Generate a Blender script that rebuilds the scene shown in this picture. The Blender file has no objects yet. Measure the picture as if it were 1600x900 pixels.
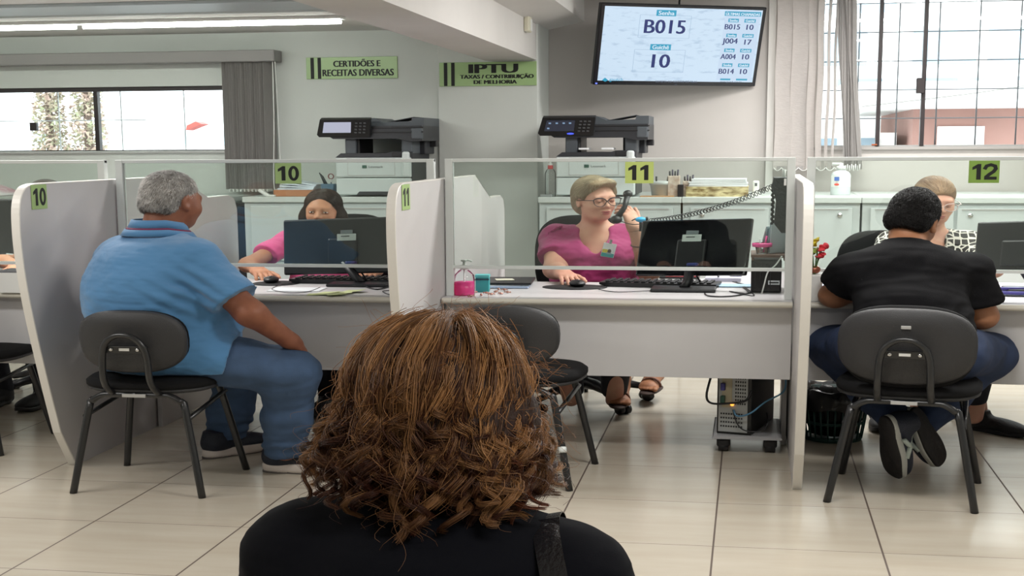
import bpy, bmesh, math, random
import numpy as np
from mathutils import Vector, Matrix, Euler
random.seed(7); rng = np.random.default_rng(7)
PI = math.pi
W = 1.3            # this photograph is 1.3 times wider than it is tall per metre: horizontal metres (x and y) are 1.3 units long
S = bpy.context.scene; COL = S.collection
# ------------------------------------------------------------------ camera
F, PX, PY, HC = 2209.0, 800.0, 595.0, 1.45
_Y = np.array([375., 370., F]); _Y /= np.linalg.norm(_Y)
_X = np.array([13300., -295., -F]); _X -= _X.dot(_Y)*_Y; _X /= np.linalg.norm(_X)
_Z = np.cross(_X, _Y)
if _Z[1] < 0: _Z = -_Z
RW = np.array([_X, _Y, _Z])          # rows: world axes in camera (right, up, forward)
cd = bpy.data.cameras.new('camera'); cam = bpy.data.objects.new('camera', cd); COL.objects.link(cam)
cm = Matrix.Identity(4)
for i in range(3):
    cm[i][0] = RW[i][0]; cm[i][1] = RW[i][1]; cm[i][2] = -RW[i][2]; cm[i][3] = (0, 0, HC)[i]
cam.matrix_world = cm
cd.sensor_fit = 'HORIZONTAL'; cd.sensor_width = 36; cd.lens = 36*F/1600; cd.shift_y = (PY-450)/1600; cd.clip_start = 0.05
S.camera = cam
def ray(px, py): return RW @ np.array([(px-PX)/F, (PY-py)/F, 1.])
def atY(px, py, y):
    r = ray(px, py); t = y*W/r[1]; return Vector((t*r[0]/W, y, HC+t*r[2]))
def atZ(px, py, z):
    r = ray(px, py); t = (z-HC)/r[2]; return Vector((t*r[0]/W, t*r[1]/W, z))
# ------------------------------------------------------------------ colour management, world, lights
S.view_settings.view_transform = 'Standard'; S.view_settings.look = 'None'
S.view_settings.exposure = 0.0; S.view_settings.gamma = 1.0
try: S.view_settings.use_curve_mapping = False
except Exception: pass
S.cycles.use_denoising = True
S.cycles.max_bounces = 8; S.cycles.transparent_max_bounces = 16
S.cycles.sample_clamp_indirect = 6
wd = bpy.data.worlds.new('overcast'); S.world = wd; wd.use_nodes = True
bg = wd.node_tree.nodes['Background']; bg.inputs[0].default_value = (0.93, 0.97, 1.0, 1); bg.inputs[1].default_value = 6.4
def area(name, loc, size, sy, power, col=(1, .98, .95), rot=(0, 0, 0)):
    l = bpy.data.lights.new(name, 'AREA'); l.shape = 'RECTANGLE'; l.size = size*W; l.size_y = sy*W; l.energy = power; l.color = col
    o = bpy.data.objects.new(name, l); COL.objects.link(o); o.location = (loc[0]*W, loc[1]*W, loc[2]); o.rotation_euler = rot; return o
# added soft fill, unseen, set as ceiling fluorescents over waiting area and counters
for x, y, z, p in ((.7, 7.0, 2.56, 62), (.3, 5.6, 2.56, 62), (.3, 3.6, 2.56, 50), (-2.9, 5.4, 2.2, 62), (-2.9, 3.6, 2.2, 30), (-2.6, 1.6, 2.2, 34), (.8, .6, 2.56, 48), (2.0, 5.6, 2.56, 48)):
    area('ceiling_fill_light', (x, y, z), 1.3, .25, p)
# ------------------------------------------------------------------ materials
def lin(c):
    if isinstance(c, str): c = tuple(int(c[i:i+2], 16)/255 for i in (0, 2, 4))
    return tuple((x/12.92 if x <= .04045 else ((x+.055)/1.055)**2.4) for x in c)+(1,)
MATS = {}
def mat(name, c, rough=.5, metal=0, bump=0, bscale=60, var=0, vscale=6, spec=.5, c2=None, stretch=None, coat=0, sheen=0, emit=None, es=0, alpha=None, trans=0, coords='Object'):
    if name in MATS: return MATS[name]
    m = bpy.data.materials.new(name); m.use_nodes = True; nt = m.node_tree; N = nt.nodes; L = nt.links
    b = N['Principled BSDF']; base = lin(c)
    b.inputs['Base Color'].default_value = base; b.inputs['Roughness'].default_value = rough; b.inputs['Metallic'].default_value = metal
    b.inputs['Specular IOR Level'].default_value = spec; b.inputs['Coat Weight'].default_value = coat; b.inputs['Sheen Weight'].default_value = sheen
    if trans: b.inputs['Transmission Weight'].default_value = trans
    if emit: b.inputs['Emission Color'].default_value = lin(emit); b.inputs['Emission Strength'].default_value = es
    tc = N.new('ShaderNodeTexCoord'); src = tc.outputs[coords]
    if stretch:
        mp = N.new('ShaderNodeMapping'); mp.inputs['Scale'].default_value = stretch; L.new(src, mp.inputs[0]); src = mp.outputs[0]
    if var or c2:
        n = N.new('ShaderNodeTexNoise'); n.inputs['Scale'].default_value = vscale; n.inputs['Detail'].default_value = 5; L.new(src, n.inputs['Vector'])
        r = N.new('ShaderNodeValToRGB'); L.new(n.outputs[0], r.inputs[0])
        a = base; d = lin(c2) if c2 else tuple(min(1, x*(1-var)) for x in base[:3])+(1,)
        r.color_ramp.elements[0].position = .35; r.color_ramp.elements[1].position = .65
        r.color_ramp.elements[0].color = d; r.color_ramp.elements[1].color = a; L.new(r.outputs[0], b.inputs['Base Color'])
    if bump:
        n2 = N.new('ShaderNodeTexNoise'); n2.inputs['Scale'].default_value = bscale; n2.inputs['Detail'].default_value = 4; L.new(src, n2.inputs['Vector'])
        bp = N.new('ShaderNodeBump'); bp.inputs['Strength'].default_value = bump; bp.inputs['Distance'].default_value = .01; L.new(n2.outputs[0], bp.inputs['Height']); L.new(bp.outputs[0], b.inputs['Normal'])
    MATS[name] = m; return m
def glassy(name, tint, gloss=.06, rough=.02, ior=1.45):
    if name in MATS: return MATS[name]
    m = bpy.data.materials.new(name); m.use_nodes = True; nt = m.node_tree; N = nt.nodes; L = nt.links
    for n in list(N): N.remove(n)
    o = N.new('ShaderNodeOutputMaterial'); t = N.new('ShaderNodeBsdfTransparent'); t.inputs[0].default_value = lin(tint)
    g = N.new('ShaderNodeBsdfGlossy'); g.inputs['Roughness'].default_value = rough
    fr = N.new('ShaderNodeFresnel'); fr.inputs[0].default_value = ior
    mu = N.new('ShaderNodeMath'); mu.operation = 'MULTIPLY_ADD'; L.new(fr.outputs[0], mu.inputs[0]); mu.inputs[1].default_value = 1.0; mu.inputs[2].default_value = gloss-.04
    mx = N.new('ShaderNodeMixShader'); L.new(mu.outputs[0], mx.inputs[0]); L.new(t.outputs[0], mx.inputs[1]); L.new(g.outputs[0], mx.inputs[2]); L.new(mx.outputs[0], o.inputs[0])
    MATS[name] = m; return m
wall_m = mat('wall_paint', 'd6dad6', .75, bump=.05, bscale=40, var=.04, vscale=2)
wallr_m = mat('wall_paint_grey', 'c2bdb9', .75, bump=.05, bscale=40, var=.04, vscale=2)
ceil_m = mat('ceiling_paint', 'd8d6d3', .8, bump=.08, bscale=30, var=.05, vscale=1.5)
lam = mat('grey_laminate', 'c9c6c6', .45, var=.03, vscale=3)
edge = mat('laminate_edge', 'dddad4', .4)
desk_m = mat('desk_laminate', 'cfcecf', .35, var=.03, vscale=4)
deskedge_m = mat('desk_edge_band', 'd2cec2', .35)
alu = mat('white_aluminium', 'd7dcda', .35, spec=.6)
alud = mat('grey_aluminium', 'b9b9b8', .35, metal=.2)
black_plastic = mat('black_plastic', '1d1d20', .42, bump=.05, bscale=300)
black_fabric = mat('black_upholstery', '101012', .85, spec=.25, bump=.4, bscale=500, var=.2, vscale=80)
shell_m = mat('charcoal_shell', '2d2d2f', .5, bump=.25, bscale=350)
steel_black = mat('black_steel_tube', '1b1c1e', .3, spec=.6)
chrome = mat('chrome', 'cfcfcf', .2, metal=1)
white_p = mat('white_plastic', 'e6e7e4', .4)
printer_w = mat('printer_white', 'd4dcdc', .45, var=.02)
printer_d = mat('printer_charcoal', '2c2e33', .45, bump=.1, bscale=200)
printer_g = mat('printer_slate', '50565c', .5)
cab_m = mat('cabinet_laminate', 'ccd3d3', .45, var=.03, vscale=2)
cabtop_m = mat('cabinet_top', 'd2d8d6', .35)
paper_m = mat('paper', 'e9ecef', .8)
ink = mat('black_ink', '111312', .6)
green_sign = mat('green_sign', 'a6c48a', .25, var=.05, vscale=5)
green_lab = mat('green_label', 'a3bf7c', .4)
yel_lab = mat('yellow_green_label', 'c6d77c', .4)
dgreen_lab = mat('dark_green_label', '86a84c', .4)
frame_dark = mat('dark_bronze_frame', '2a2224', .45)
blind_m = mat('vertical_blind_fabric', 'cfc9c6', .85, bump=.5, bscale=40, stretch=(1, 1, 3), var=.08, vscale=18)
blindd_m = mat('grey_blind_fabric', 'b0acaa', .85, bump=.3, bscale=60, stretch=(6, 6, .5), var=.12, vscale=30)
def translucent(m, amt, c):
    nt = m.node_tree; N = nt.nodes; L = nt.links; b = N['Principled BSDF']; o = N['Material Output']; t = N.new('ShaderNodeBsdfTranslucent'); t.inputs[0].default_value = lin(c)
    mx = N.new('ShaderNodeMixShader'); mx.inputs[0].default_value = amt; L.new(b.outputs[0], mx.inputs[1]); L.new(t.outputs[0], mx.inputs[2]); L.new(mx.outputs[0], o.inputs[0])
def add_translucent_gel(m): translucent(m, .5, 'ff6db8')
translucent(blind_m, .45, 'd8d2ce'); translucent(blindd_m, .3, 'b5b1ae')
glass_m = glassy('screen_glass', 'f4f9f6', .075)
wglass_m = glassy('window_glass', 'f6fafa', .05)
# ------------------------------------------------------------------ mesh collector
class G:
    def __init__(s, M=None): s.v = []; s.f = []; s.n = 0; s.sm = []; s.mi = []; s.M = M; s.cm = 0
    def raw(s, v, f, smooth=False, M=None):
        v = np.asarray(v, float).reshape(-1, 3)
        if M is not None: m = np.array(M); v = v@m[:3, :3].T+m[:3, 3]
        if s.M is not None: m = np.array(s.M); v = v@m[:3, :3].T+m[:3, 3]
        s.v.append(v); s.f += [tuple(i+s.n for i in q) for q in f]; s.sm += [smooth]*len(f); s.mi += [s.cm]*len(f); s.n += len(v); return s
    def bm(s, b, smooth=False, M=None):
        b.verts.ensure_lookup_table(); b.verts.index_update()
        s.raw([v.co[:] for v in b.verts], [[v.index for v in f.verts] for f in b.faces], smooth, M); b.free(); return s
    def box(s, c, d, bev=0, R=None, seg=2, smooth=False):
        b = bmesh.new(); bmesh.ops.create_cube(b, size=1); bmesh.ops.scale(b, vec=d, verts=b.verts)
        if bev: bmesh.ops.bevel(b, geom=b.edges[:], offset=min(bev, min(d)*.49), segments=seg, affect='EDGES', profile=.5)
        M = Matrix.Translation(c) @ (Euler(R).to_matrix().to_4x4() if R else Matrix.Identity(4))
        return s.bm(b, smooth, M)
    def span(s, a, b, bev=0): return s.box([(a[i]+b[i])/2 for i in range(3)], [abs(b[i]-a[i]) for i in range(3)], bev)
    def prism(s, poly, a, b, axis='y', bev=0, seg=2, smooth=False):
        bm_ = bmesh.new(); vs = []
        for p in poly:
            co = {'y': (p[0], a, p[1]), 'x': (a, p[0], p[1]), 'z': (p[0], p[1], a)}[axis]; vs.append(bm_.verts.new(co))
        f = bm_.faces.new(vs); r = bmesh.ops.extrude_face_region(bm_, geom=[f])
        d = {'y': (0, b-a, 0), 'x': (b-a, 0, 0), 'z': (0, 0, b-a)}[axis]
        bmesh.ops.translate(bm_, vec=d, verts=[e for e in r['geom'] if isinstance(e, bmesh.types.BMVert)])
        bmesh.ops.recalc_face_normals(bm_, faces=bm_.faces)
        if bev:
            k = 'xyz'.index(axis); ed = [e for e in bm_.edges if abs(e.verts[0].co[k]-e.verts[1].co[k]) < 1e-6]
            bmesh.ops.bevel(bm_, geom=ed, offset=bev, segments=seg, affect='EDGES', profile=.5)
        return s.bm(bm_, smooth)
    def tube(s, path, r, seg=10, closed=False, cap=True, sm=True):
        P = [Vector(p) for p in path]; n = len(P); rr = r if hasattr(r, '__len__') else [r]*n; v = []; up = None
        for i in range(n):
            t = (P[(i+1) % n]-P[i-1]) if closed else (P[min(i+1, n-1)]-P[max(i-1, 0)])
            t = t.normalized() if t.length > 1e-9 else Vector((0, 0, 1))
            if up is None: up = Vector((0, 0, 1)) if abs(t.z) < .9 else Vector((1, 0, 0))
            a = t.cross(up).normalized(); b = a.cross(t).normalized(); up = b
            for k in range(seg):
                q = 2*PI*k/seg; v.append(P[i]+(a*math.cos(q)+b*math.sin(q))*rr[i])
        f = []
        for i in range(n if closed else n-1):
            j = (i+1) % n
            for k in range(seg): f.append((i*seg+k, i*seg+(k+1) % seg, j*seg+(k+1) % seg, j*seg+k))
        if cap and not closed: f += [tuple(range(seg))[::-1], tuple((n-1)*seg+k for k in range(seg))]
        return s.raw([x[:] for x in v], f, sm)
    def cyl(s, a, b, r0, r1=None, seg=20, sm=True): return s.tube([a, b], [r0, r0 if r1 is None else r1], seg, sm=sm)
    def lathe(s, prof, c=(0, 0, 0), seg=24, sm=True, cap=True):
        v = []; n = len(prof)
        for r, z in prof:
            for k in range(seg): q = 2*PI*k/seg; v.append((c[0]+r*math.cos(q), c[1]+r*math.sin(q), c[2]+z))
        f = [(i*seg+k, i*seg+(k+1) % seg, (i+1)*seg+(k+1) % seg, (i+1)*seg+k) for i in range(n-1) for k in range(seg)]
        if cap: f += [tuple(range(seg))[::-1], tuple((n-1)*seg+k for k in range(seg))]
        return s.raw(v, f, sm)
    def ell(s, c, r, R=None, seg=20, rings=12):
        b = bmesh.new(); bmesh.ops.create_uvsphere(b, u_segments=seg, v_segments=rings, radius=1)
        M = Matrix.Translation(c) @ (Euler(R).to_matrix().to_4x4() if R else Matrix.Identity(4)) @ Matrix.Diagonal((*r, 1))
        return s.bm(b, True, M)
    def text(s, body, size, loc, M=None, off=0, align='CENTER', ext=.0006, face='-y', sx=1.0, fit=None, bold=0):
        c = bpy.data.curves.new('t', 'FONT'); c.body = body; c.size = size; c.align_x = align; c.align_y = 'CENTER'; c.extrude = ext; c.offset = off; c.resolution_u = 3
        o = bpy.data.objects.new('t', c); COL.objects.link(o); dg = bpy.context.evaluated_depsgraph_get(); me = o.evaluated_get(dg).to_mesh()
        v = np.array([q.co[:] for q in me.vertices]).reshape(-1, 3); f = [tuple(p.vertices) for p in me.polygons]
        o.evaluated_get(dg).to_mesh_clear(); bpy.data.objects.remove(o); bpy.data.curves.remove(c)
        if not len(v): return s
        if bold:
            m_ = len(v); f0 = f; v = np.concatenate([v+np.array([bold*a_, 0, 1e-5*a_]) for a_ in (-1, 0, 1)]); f = [tuple(i+m_*j for i in q) for j in range(3) for q in f0]
        v[:, 1] -= (v[:, 1].max()+v[:, 1].min())/2 if align == 'CENTER' else 0
        v[:, 0] *= sx if fit is None else fit/(v[:, 0].max()-v[:, 0].min())
        if face == '-y': v = np.stack([v[:, 0], -v[:, 2], v[:, 1]], 1)
        elif face == '+x': v = np.stack([v[:, 2], v[:, 0], v[:, 1]], 1)
        return s.raw(v+np.array(loc), f, False, M)
    def build(s, name, m, parent=None, off=None):
        v = np.concatenate(s.v)
        if off is not None: v = v-np.array(off)
        v = v*np.array([W, W, 1])
        me = bpy.data.meshes.new(name); me.from_pydata(v.tolist(), [], s.f)
        me.polygons.foreach_set('use_smooth', s.sm)
        for x in (m if isinstance(m, (list, tuple)) else [m]): me.materials.append(x)
        me.polygons.foreach_set('material_index', s.mi); me.update()
        o = bpy.data.objects.new(name, me); COL.objects.link(o)
        if parent: o.parent = parent
        return o
def thing(name, label, cat, loc=(0, 0, 0), rz=0, group=None):
    o = bpy.data.objects.new(name, None); COL.objects.link(o); o.empty_display_size = .1
    o.location = (loc[0]*W, loc[1]*W, loc[2]); o.rotation_euler = (0, 0, rz); return tag(o, label, cat, group)
def tag(o, label, cat, group=None, loc=None, rz=0):
    o['label'] = label; o['category'] = cat
    if group: o['group'] = group
    if loc is not None: o.location = (loc[0]*W, loc[1]*W, loc[2]); o.rotation_euler = (0, 0, rz)
    return o
def struct(name, g, m, parent=None):
    o = g.build(name, m, parent)
    if not parent: o['kind'] = 'structure'
    return o
def dup(root, label, loc, rz=0, group=None):
    r = root.copy(); COL.objects.link(r); tag(r, label, root['category'], group or root.get('group'), loc, rz)
    def rec(a, b):
        for ch in list(a.children):
            c = ch.copy(); COL.objects.link(c); c.parent = b; rec(ch, c)
    rec(root, r); return r
def arc(c, r, a0, a1, n, plane='xz', y=0):
    o = []
    for i in range(n+1):
        a = a0+(a1-a0)*i/n; u, w = c[0]+r*math.cos(a), c[1]+r*math.sin(a); o.append((u, y, w) if plane == 'xz' else (u, w, y))
    return o
def smooth_path(pts, n=8):
    P = [Vector(p) for p in pts]; out = []
    for i in range(len(P)-1):
        p0 = P[max(i-1, 0)]; p1 = P[i]; p2 = P[i+1]; p3 = P[min(i+2, len(P)-1)]
        for k in range(n):
            t = k/n; out.append(.5*((2*p1)+(p2-p0)*t+(2*p0-5*p1+4*p2-p3)*t*t+(3*p1-p0-3*p2+p3)*t**3))
    out.append(P[-1]); return out
# ------------------------------------------------------------------ the room
def floor_mat():
    m = bpy.data.materials.new('porcelain_floor_tile'); m.use_nodes = True; nt = m.node_tree; N = nt.nodes; L = nt.links; b = N['Principled BSDF']
    tc = N.new('ShaderNodeTexCoord'); sp = N.new('ShaderNodeSeparateXYZ'); L.new(tc.outputs['Object'], sp.inputs[0])
    def M(op, a, b2=None, c=None):
        n = N.new('ShaderNodeMath'); n.operation = op
        for i, x in enumerate((a, b2, c)):
            if x is None: continue
            if isinstance(x, (int, float)): n.inputs[i].default_value = x
            else: L.new(x, n.inputs[i])
        return n.outputs[0]
    def line(ax, x0, step, w):
        t = M('DIVIDE', M('SUBTRACT', ax, x0*W), step*W); fr = M('FRACT', t); d = M('MINIMUM', fr, M('SUBTRACT', 1.0, fr))
        return M('LESS_THAN', d, w/2/step), M('FLOOR', t)
    lx, ix = line(sp.outputs[0], -.083, .4635, .0055); ly, iy = line(sp.outputs[1], 4.868, .491, .003)
    g = M('MAXIMUM', lx, ly)
    mp = N.new('ShaderNodeMapping'); mp.inputs['Scale'].default_value = (1.2, 6, 1); L.new(tc.outputs['Object'], mp.inputs[0])
    cb = N.new('ShaderNodeCombineXYZ'); L.new(M('MULTIPLY', ix, 7.3), cb.inputs[0]); L.new(M('MULTIPLY', iy, 3.1), cb.inputs[1])
    ad = N.new('ShaderNodeVectorMath'); L.new(mp.outputs[0], ad.inputs[0]); L.new(cb.outputs[0], ad.inputs[1])
    n = N.new('ShaderNodeTexNoise'); n.inputs['Scale'].default_value = 1.6; n.inputs['Detail'].default_value = 6; L.new(ad.outputs[0], n.inputs['Vector'])
    r = N.new('ShaderNodeValToRGB'); r.color_ramp.elements[0].position = .3; r.color_ramp.elements[1].position = .7
    r.color_ramp.elements[0].color = lin('bfb5a4'); r.color_ramp.elements[1].color = lin('c8c0b1'); L.new(n.outputs[0], r.inputs[0])
    mx = N.new('ShaderNodeMix'); mx.data_type = 'RGBA'; L.new(g, mx.inputs[0]); L.new(r.outputs[0], mx.inputs[6]); mx.inputs[7].default_value = lin('5d5048')
    L.new(mx.outputs[2], b.inputs['Base Color'])
    rr = M('MULTIPLY_ADD', g, .5, .2); L.new(rr, b.inputs['Roughness']); b.inputs['Specular IOR Level'].default_value = .45
    bp = N.new('ShaderNodeBump'); bp.inputs['Strength'].default_value = .3; bp.inputs['Distance'].default_value = .002; L.new(M('SUBTRACT', 1.0, g), bp.inputs['Height']); L.new(bp.outputs[0], b.inputs['Normal'])
    return m
XL, XR, YB = -4.6, 2.6, -1.8
struct('floor', G().span((XL-.1, YB-.1, -.06), (XR+.1, 8.1, 0)), floor_mat())
# back wall: left stretch at y 7.6 with a strip window, column, right stretch at y 8.0 with the large window
def wall_with_hole(x0, x1, y0, y1, z1, hx0, hx1, hz0, hz1):
    g = G(); g.span((x0, y0, 0), (hx0, y1, z1)); g.span((hx1, y0, 0), (x1, y1, z1)); g.span((hx0, y0, 0), (hx1, y1, hz0))
    if hz1 < z1: g.span((hx0, y0, hz1), (hx1, y1, z1))
    return g
struct('wall_back', wall_with_hole(XL, -1.135, 7.6, 7.75, 2.35, -4.35, -2.852, 1.425, 1.885), wall_m)
struct('wall_column', G().span((-1.672, 7.585, 0), (-1.13, 8.1, 2.5), .004), wall_m)
struct('wall_back_right', wall_with_hole(-1.13, XR, 8.0, 8.15, 2.75, .36, 2.3, 1.425, 2.6), wallr_m)
struct('trim_1', G().span((.075, 7.965, 1.1), (.115, 8.0, 2.7), .003), mat('trim_white', 'dcdad6', .5))
struct('wall_left', G().span((XL-.12, YB, 0), (XL, 7.75, 2.7)), wall_m)
struct('wall_right', G().span((XR, YB, 0), (XR+.12, 8.15, 2.75)), wall_m)
struct('wall_front', G().span((XL, YB-.12, 0), (XR, YB, 2.75)), wall_m)
struct('ceiling', G().span((XL, YB, 2.25), (-1.41, 7.6, 2.35)), ceil_m)
struct('ceiling_right', G().span((-1.14, YB, 2.62), (XR, 8.1, 2.72)), ceil_m)
beam_m = mat('beam_paint', 'd4d1ce', .8, bump=.1, bscale=25, var=.06, vscale=2)
struct('ceiling_beam', G().span((-1.412, YB, 2.03), (-1.139, 7.585, 2.7)), beam_m)
struct('ceiling_soffit', G().prism([(-1.139, 2.27), (-.93, 2.325), (-.93, 2.66), (-1.139, 2.66)], YB, 8.0, 'y'), beam_m)
# window_1 (left strip) and window_2 (right)
w1 = struct('window_1', G().span((-4.35, 7.62, 1.855), (-2.852, 7.68, 1.888)).span((-4.35, 7.62, 1.422), (-2.852, 7.68, 1.432)).span((-2.862, 7.62, 1.43), (-2.852, 7.68, 1.86)).span((-4.35, 7.62, 1.43), (-4.335, 7.68, 1.86)), frame_dark)
g = G().span((-3.67, 7.625, 1.43), (-3.645, 7.66, 1.86)); g.build('mullion', frame_dark, w1)
G().box((-4.03, 7.61, 1.605), (.042, .03, .06), .004).build('window_latch', frame_dark, w1)
g = G(); g.span((-4.34, 7.645, 1.43), (-2.858, 7.65, 1.858)); g.build('window_pane', wglass_m, w1)
g = G()
for x in (-3.93, -3.55, -3.17): g.cyl((x, 7.72, 1.43), (x, 7.72, 1.86), .004, seg=6)
g.cyl((-4.34, 7.72, 1.65), (-3.4, 7.72, 1.65), .004, seg=6); g.build('window_bar', alud, w1)
G().span((-4.37, 7.585, 1.405), (-2.84, 7.76, 1.422), .003).build('window_sill', alud, w1)
w2 = struct('window_2', G().span((.36, 8.03, 1.425), (2.3, 8.09, 1.437)).span((.36, 8.03, 2.56), (2.3, 8.09, 2.6)).span((.36, 8.03, 1.43), (.372, 8.09, 2.6)).span((2.285, 8.03, 1.43), (2.3, 8.09, 2.6)), alud)
for x in (.672, .905): G().span((x-.011, 8.02, 1.432), (x+.011, 8.06, 2.6), .002).build('mullion', frame_dark, w2)
G().box((.885, 8.0, 1.845), (.045, .035, .105), .005).build('window_latch', frame_dark, w2)
G().span((.365, 8.05, 1.43), (2.29, 8.055, 2.59)).build('window_pane', wglass_m, w2)
G().span((.3, 7.975, 1.405), (2.34, 8.16, 1.425), .003).build('window_sill', mat('stone_sill', 'a09c99', .6), w2)
g = G(); bar = mat('grille_steel', '77767a', .5)
for i in range(-1, 9): x = .566+.2105*i; g.cyl((x, 8.125, 1.427), (x, 8.125, 2.6), .0045, seg=6)
for i in range(0, 6): z = 1.625+.2*i; g.cyl((.36, 8.13, z), (2.3, 8.13, z), .0045, seg=6)
g.build('window_grille', bar, w2)
G().box((.655, 8.0, 1.44), (.03, .02, .012), .004).build('hinge_plug', mat('red_brown_plug', 'a5552f', .6), w2)
# ------------------------------------------------------------------ outside the windows
tag(G().span((-16, 8.6, -.3), (12, 24, -.2)).build('street', mat('asphalt', '9a9a9a', .9, var=.1)), 'pale street ground outside the windows', 'street')['kind'] = 'structure'
ob_w = mat('white_facade', 'f4f4f2', .8, var=.03); ob_g = mat('facade_glass', '8496a2', .15, spec=.8); salmon = mat('salmon_facade', 'a07a70', .85, var=.12, vscale=3)
t = thing('office_building', 'white building across the street with grey glazing, behind barred window', 'building', (2.2, 13.2, -.2))
o = (2.2, 13.2, -.2)
G().span((-1.2, 13.4, -.2), (6.0, 16, 6.5)).build('facade', ob_w, t, o)
for z0, z1, xs in ((2.35, 2.75, ((.1, .55), (.62, 1.0), (1.4, 1.95), (2.05, 2.6))), (1.98, 2.2, ((.15, .6), (.75, 1.15), (1.45, 1.8), (1.9, 2.45), (2.6, 3.2))), (2.95, 3.6, ((.2, .7), (.8, 1.25)))):
    for a, b in xs: G().span((a, 13.36, z0), (b, 13.42, z1), .004).build('window', ob_g, t, o)
t = thing('low_shop', 'low salmon walled shop with white fascia across the street', 'building', (1.9, 10.6, -.2)); o = (1.9, 10.6, -.2)
G().span((1.13, 10.6, -.2), (4.2, 13.2, 1.76)).build('wall', salmon, t, o)
G().span((.62, 10.35, 1.76), (4.2, 13.2, 2.0), .01).build('fascia', ob_w, t, o)
G().span((1.3, 10.57, 1.2), (1.62, 10.61, 1.6)).build('door', ob_w, t, o)
G().span((.42, 10.9, -.2), (1.05, 13.0, 1.55)).build('annex_wall', ob_w, t, o)
for a, b in ((.5, .62), (.78, .92)): G().span((a, 10.87, 1.36), (b, 10.91, 1.5)).build('window', ob_g, t, o)
G().tube(smooth_path([(.75, 10.3, 1.78), (1.4, 10.2, 1.87), (2.4, 10.34, 2.02), (3.6, 10.36, 1.98)]), .007, 6).build('cable', mat('cable_grey', '8d8a84', .6), t, o)
t = thing('apartment_block', 'white apartment block with small bluish windows behind the trees', 'building', (-6.5, 15, -.2)); o = (-6.5, 15, -.2)
G().span((-12, 15, -.2), (-3.6, 18, 2.1)).build('facade', ob_w, t, o)
for i, x in enumerate((-8.35, -7.95, -6.25, -5.85, -5.6, -5.35)): G().span((x, 14.96, 1.48), (x+(.28 if i < 2 else .2), 15.02, 1.68)).build('window', mat('pale_glass', 'a9c2cc', .2), t, o)
def conifer(x, y, zb, zt, r, label):
    g = G(); n = 2600; v = []; f = []
    for i in range(n):
        u = random.random(); z = zb+(zt-zb)*u; rr = r*(1-u*.62)*math.sqrt(random.random()); a = random.random()*2*PI
        c = Vector((x+rr*math.cos(a), y+rr*math.sin(a), z)); s = .022+.025*random.random(); d = Vector((random.gauss(0, 1), random.gauss(0, 1), random.gauss(0, 1))).normalized(); e = d.orthogonal().normalized()
        k = len(v); v += [(c+d*s)[:], (c-d*s*.3+e*s*.4)[:], (c-d*s*.3-e*s*.4)[:]]; f.append((k, k+1, k+2))
    t = thing('conifer_tree', label, 'tree', (x, y, -.2), group='trees outside the strip window')
    g.raw(v, f); g.build('foliage', mat('conifer_leaf', '8d9272', .8, c2='a58a80', vscale=9), t, (x, y, -.2))
    G().cyl((x, y, -.2), (x, y, zt-.2), .06, .02, 8).build('trunk', mat('bark', '5b4a40', .9), t, (x, y, -.2))
p = atY(78, 200, 10.5); conifer(p.x, 10.5, .6, 2.6, .2, 'broad reddish-green conifer left of the strip window mullion')
p = atY(138, 200, 10.5); conifer(p.x, 10.5, .6, 2.9, .2, 'narrow reddish-green conifer just behind the strip window mullion')
p = atY(302, 198, 12); tag(G().prism([(-.08, -.04), (.07, .03), (.01, .06), (-.07, .015)], .02, .2, 'y').build('red_awning', mat('red_paint', 'b0483f', .7)), 'small red awning seen far beyond the strip window', 'awning', loc=p)
p2 = p; tag(G().cyl((0, .1, -2.0), (0, .1, -.045), .02, seg=8).build('awning_post', white_p), 'thin white post carrying the red awning outside', 'post', loc=p2)
# ------------------------------------------------------------------ light fixtures on the left ceiling
fx_m = mat('fixture_grey', 'a9b2b5', .4); tube_m = mat('lit_tube', 'ffffff', .4, emit='f8fff4', es=22)
t = thing('fluorescent_fixture', 'lit fluorescent batten on the ceiling above the strip window', 'lamp', (-3.2, 6.75, 2.25))
G().span((-1.5, -.05, -.018), (1.25, .05, 0), .003).build('housing', white_p, t)
for a, b in ((-1.45, -.12), (-.08, 1.24)): G().cyl((a, 0, -.033), (b, 0, -.033), .013, seg=12).build('tube', tube_m, t)
t = thing('ceiling_duct', 'flat grey-blue cable duct along the ceiling in front of the lit tube', 'duct', (-3.2, 6.08, 2.25))
G().span((-1.3, -.2, -.02), (1.78, .17, 0), .004).build('housing', fx_m, t)
G().span((-1.3, .172, -.03), (1.78, .19, 0), .002).build('flange', alu, t)
# ------------------------------------------------------------------ blinds
def pelmet():
    t = thing('vertical_blind', 'grey vertical blind bunched open beside the strip window under its box pelmet', 'blind', (-2.7, 7.6, 1.13))
    o = (-2.7, 7.6, 1.13)
    G().span((XL+.02, 7.47, 2.04), (-2.545, 7.6, 2.12), .006).build('pelmet', mat('pelmet_grey', '908d8c', .5), t, o)
    for i in range(14):
        x = -2.83+i*.0175; M = Matrix.Translation((x, 7.535, 0)) @ Matrix.Rotation(.95+.25*math.sin(i*2.1), 4, 'Z')
        G(M).span((-.045, -.0008, 1.15), (.045, .0008, 2.045)).build('vane', blindd_m, t, o)
    g = G()
    for i in range(11): g.box((-2.82+i*.0215, 7.5, 1.143), (.008, .09, .02), .003)
    g.build('bottom_weight', white_p, t, o)
    g = G(); g.tube(smooth_path([(-2.565, 7.5, 2.05), (-2.562, 7.48, 1.6), (-2.57, 7.47, 1.2), (-2.55, 7.46, 1.15), (-2.53, 7.47, 1.2), (-2.545, 7.5, 1.7), (-2.552, 7.5, 2.05)]), .003, 6)
    g.build('pull_cord', white_p, t, o)
pelmet()
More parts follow.
